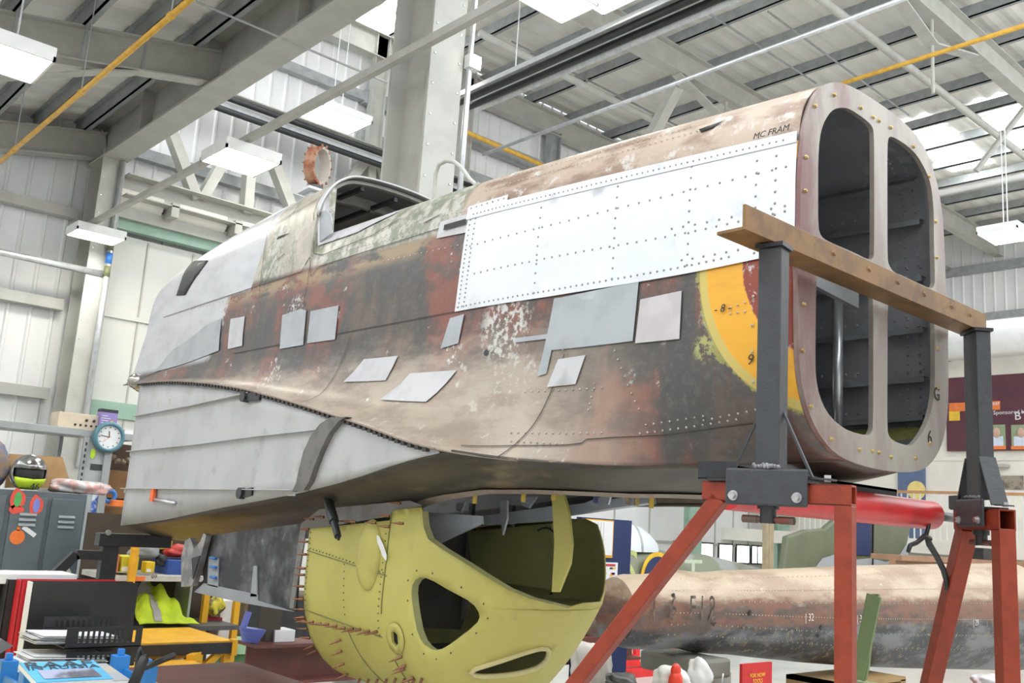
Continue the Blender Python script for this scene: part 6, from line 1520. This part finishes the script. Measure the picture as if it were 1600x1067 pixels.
# navy partition with calendar and framed sheet
YN = 5.3
nv = thing('navy_partition', (5.8, YN, 0), 'navy blue partition board beyond the fairing', 'partition')
xa, xb = UY(905, 900, YN)[0], UY(984, 900, YN)[0]
MB().box(xa, xb, YN, YN+.06, .0, 1.72).build('board', mNAVY, nv)
fsh = thing('framed_sheet', (xa+.2, YN, 1.4), 'white sheet in a yellow frame on the navy partition', 'poster')
a, b = UY(912, 870, YN-.005), UY(958, 822, YN-.005); MB().box(a[0], b[0], YN-.012, YN, a[2], 1.71).build('frame', mYELLOW, fsh); MB().box(a[0]+.015, b[0]-.012, YN-.016, YN-.012, a[2]+.02, 1.70).build('sheet', mPAPER, fsh)
b_ = MB()
for k in range(6): b_.box(a[0]+.03+k*.035, a[0]+.034+k*.035, YN-.018, YN-.016, a[2]+.04, 1.69)
b_.build('ruled_lines', mSTEEL, fsh)
cal = thing('wall_calendar', (xa+.25, YN, 1.2), 'white printed calendar sheet on the navy partition', 'calendar')
a, b = UY(915, 938, YN-.005), UY(965, 879, YN-.005); MB().box(a[0], b[0], YN-.008, YN, a[2], b[2]).build('sheet', mPAPER, cal)
MB().box(a[0], b[0]-.03, YN-.010, YN-.008, b[2]-.03, b[2]-.012).build('heading', M('cal_red', (.60, .05, .05), .5), cal)
mcol = [M('cal_black', (.04, .04, .04), .5), M('cal_pink', (.75, .15, .30), .5), M('cal_yel', (.80, .55, .05), .5)]
for k in range(26): 
    u, v = random.random(), random.random(); w_ = .035 if u > .7 else .012
    x_ = a[0]+.02+(b[0]-a[0]-.06)*u; z_ = a[2]+.02+(b[2]-a[2]-.07)*v; MB().box(x_, x_+w_, YN-.0095, YN-.008, z_, z_+.014).build('entry', mcol[k % 3], cal)
# brown shelf with white cloths behind the fairing
bs_ = thing('low_shelf', (5.2, 4.9, 0), 'brown low shelf with cloths beyond the fairing', 'shelf')
a = UY(900, 997, 4.9); MB().box(a[0]-.2, UY(952, 997, 4.9)[0], 4.9, 5.25, a[2]-.05, a[2]).build('shelf', mBRN, bs_); x = UY(950, 1030, 4.9)[0]; MB().box(x-.02, x+.02, 4.9, 4.95, 0, a[2]-.05).build('post', mBRN, bs_); MB().box(a[0]-.2, x, 4.95, 5.2, .2, .24).build('shelf', mBRN, bs_)
blob('wrapped_bundle', 925, 975, 5.05, .14, (1, .8, 1), M('bundle_brown', (.22, .15, .11), .7, 0, (.10, .30, .30), 6), 'brown wrapped bundle on the low shelf', 'bundle', 5, .5, 11)
blob('white_rag', 935, 942, 5.0, .07, (1.5, 1, .7), M('rag_white', (.66, .62, .56), .8), 'off-white rag on top of the wrapped bundle', 'rag', 6, .6, 12)
blob('white_sack', 925, 1040, 4.7, .13, (1, .8, 1), M('rag_white', (.66, .62, .56), .8), 'white cloth sack below the low shelf behind the diagonal leg', 'sack', 5, .5, 13)
# parked fighter beyond: fuselage, canopy, roundel and code letter
YA = 9.0
mOL = M('olive_camo', (.20, .22, .15), .45, 0, (.30, .31, .30), .8, lo=.48, hi=.52)
mGRC = M('grey_camo', (.42, .44, .45), .45, 0, (.36, .38, .39), 2)
pa = thing('parked_fighter', (12, YA, .5), 'camouflaged parked fighter aircraft with canopy in the background', 'aircraft')
prof = [((930, 845), 1.05, mGRC), ((985, 850), 1.0, mGRC), ((1045, 862), .9, mOL), ((1100, 866), .8, mOL), ((1150, 878), .62, mOL), ((1195, 890), .5, mOL), ((1260, 900), .42, mOL)]
V = []; F = []
n = 24
for (px, d, _) in prof:
    q = UY(*px, YA); r = d/2
    for j in range(n): a = 2*math.pi*j/n; V.append((q[0], YA-r*.8*math.sin(a), q[2]-r+r*math.cos(a)))
for k in range(len(prof)-1):
    for j in range(n): F.append((k*n+j, k*n+(j+1) % n, (k+1)*n+(j+1) % n, (k+1)*n+j))
link('fuselage', V, F, mOL, pa, smooth=True)
q = UY(960, 848, YA); 
V = []; F = []
for i in range(9):
    for j in range(13):
        th = math.pi*j/12; s_ = math.sin(math.pi*(.08+.84*i/8))**.6; V.append((q[0]-.7+1.5*i/8, YA-.32*s_*math.cos(th), q[2]-.1+.42*s_*math.sin(th)))
for i in range(8):
    for j in range(12): F.append((i*13+j, (i+1)*13+j, (i+1)*13+j+1, i*13+j+1))
link('canopy', V, F, M('canopy_perspex', (.75, .80, .84), .08, 0, (.70, .76, .80), 2), pa, smooth=True)
for i in (2, 5): MB().tube([V[i*13+j] for j in range(13)], .02, 6).build('canopy_frame', mGRC, pa)
def disc(px, py, r, mat, dy, par, nm='roundel_ring'):
    q = UY(px, py, YA-.45); MB().tube([(q[0], YA-.43-dy, q[2]), (q[0], YA-.436-dy, q[2])], r, 28).build(nm, mat, par)
disc(1028, 902, .34, M('roundel_yellow', (.80, .48, .03), .5), 0, pa); disc(1028, 902, .28, mNAVY, .01, pa); disc(1028, 902, .16, mPAPER, .02, pa)
text('code_letter', 'T', .55, UY(1083, 898, YA-.44), FACE_NY, M('code_green', (.52, .60, .44), .5), pa, sx=1.3); text('code_letter', 'S', .7, UY(985, 892, YA-.46), FACE_NY, M('code_yellow', (.50, .55, .20), .5), pa)
for x in (q[0]-.4, q[0]+2.6): MB().box(x-.04, x+.04, YA-.3, YA+.3, 0, q[2]-.75).build('support', mSTEELD, pa)
# fin of another aircraft
YF2 = 8.2
fn = thing('aircraft_fin', (14, YF2, .8), 'olive and grey camouflaged tail fin standing beyond the tail section', 'fin')
fin = [UY(*v, YF2) for v in ((1225, 892), (1232, 838), (1260, 828), (1290, 826), (1320, 800), (1345, 782), (1395, 785), (1415, 800), (1424, 822), (1418, 850), (1425, 895))]
MB().prism(fin, (0, .12, 0)).build('fin_panel', M('fin_camo', (.15, .165, .10), .45, 0, (.13, .145, .09), 2), fn, bevel=.03)
g = [UY(*v, YF2-.01) for v in ((1268, 895), (1285, 872), (1305, 866), (1330, 875), (1360, 872), (1385, 878), (1405, 868), (1416, 850), (1425, 895))]
MB().prism(g, (0, -.004, 0)).build('grey_patch', mGRC, fn)
a, b = UY(1365, 785, YF2-.02), UY(1363, 895, YF2-.02); MB().bar(a, b, .03, .02).build('rudder_hinge', mBLACK, fn)
a, b = UY(1335, 812, YF2-.03), UY(1361, 868, YF2-.03); MB().box(a[0], b[0], YF2-.03, YF2-.02, b[2], a[2]).build('fin_flash', mNAVY, fn)
a, b = UY(1330, 810, YF2-.03), UY(1335, 868, YF2-.03); MB().box(a[0], b[0], YF2-.03, YF2-.02, b[2], a[2]).build('fin_flash', mPAPER, fn)
MB().box(fin[0][0]+.1, fin[-1][0]-.05, YF2-.05, YF2+.2, 0, fin[0][2]+.01).build('fin_stand', mSTEELD, fn)
# low bench run and board beyond, far right
q = UY(1455, 872, 7.0); tag(MB().box(q[0]-1, q[0]+5, 7.0, 7.5, q[2]-.06, q[2]+.02).box(q[0]-1, q[0]+5, 7.1, 7.2, 0, q[2]-.06).build('far_bench', M('bench_orange', (.36, .20, .12), .6)), 'long bench with orange edge far behind the trestle legs', 'bench')
a, b = UX(1450, 800, XW-2.1), UX(1480, 820, XW-2.1)
for px, py, c_, lb in ((1535, 868, mBLACK, 'dark box on the far bench between the trestle legs'), (1568, 870, mBLUE, 'small blue box on the far bench')):
    zq = UY(1455, 872, 7.0)[2]+.02; q = UY(px, py, 7.2)
    tag(MB().box(q[0]-.2, q[0]+.2, 7.1, 7.35, zq, zq+.2).build('far_box', c_, bevel=.01), lb, 'box')
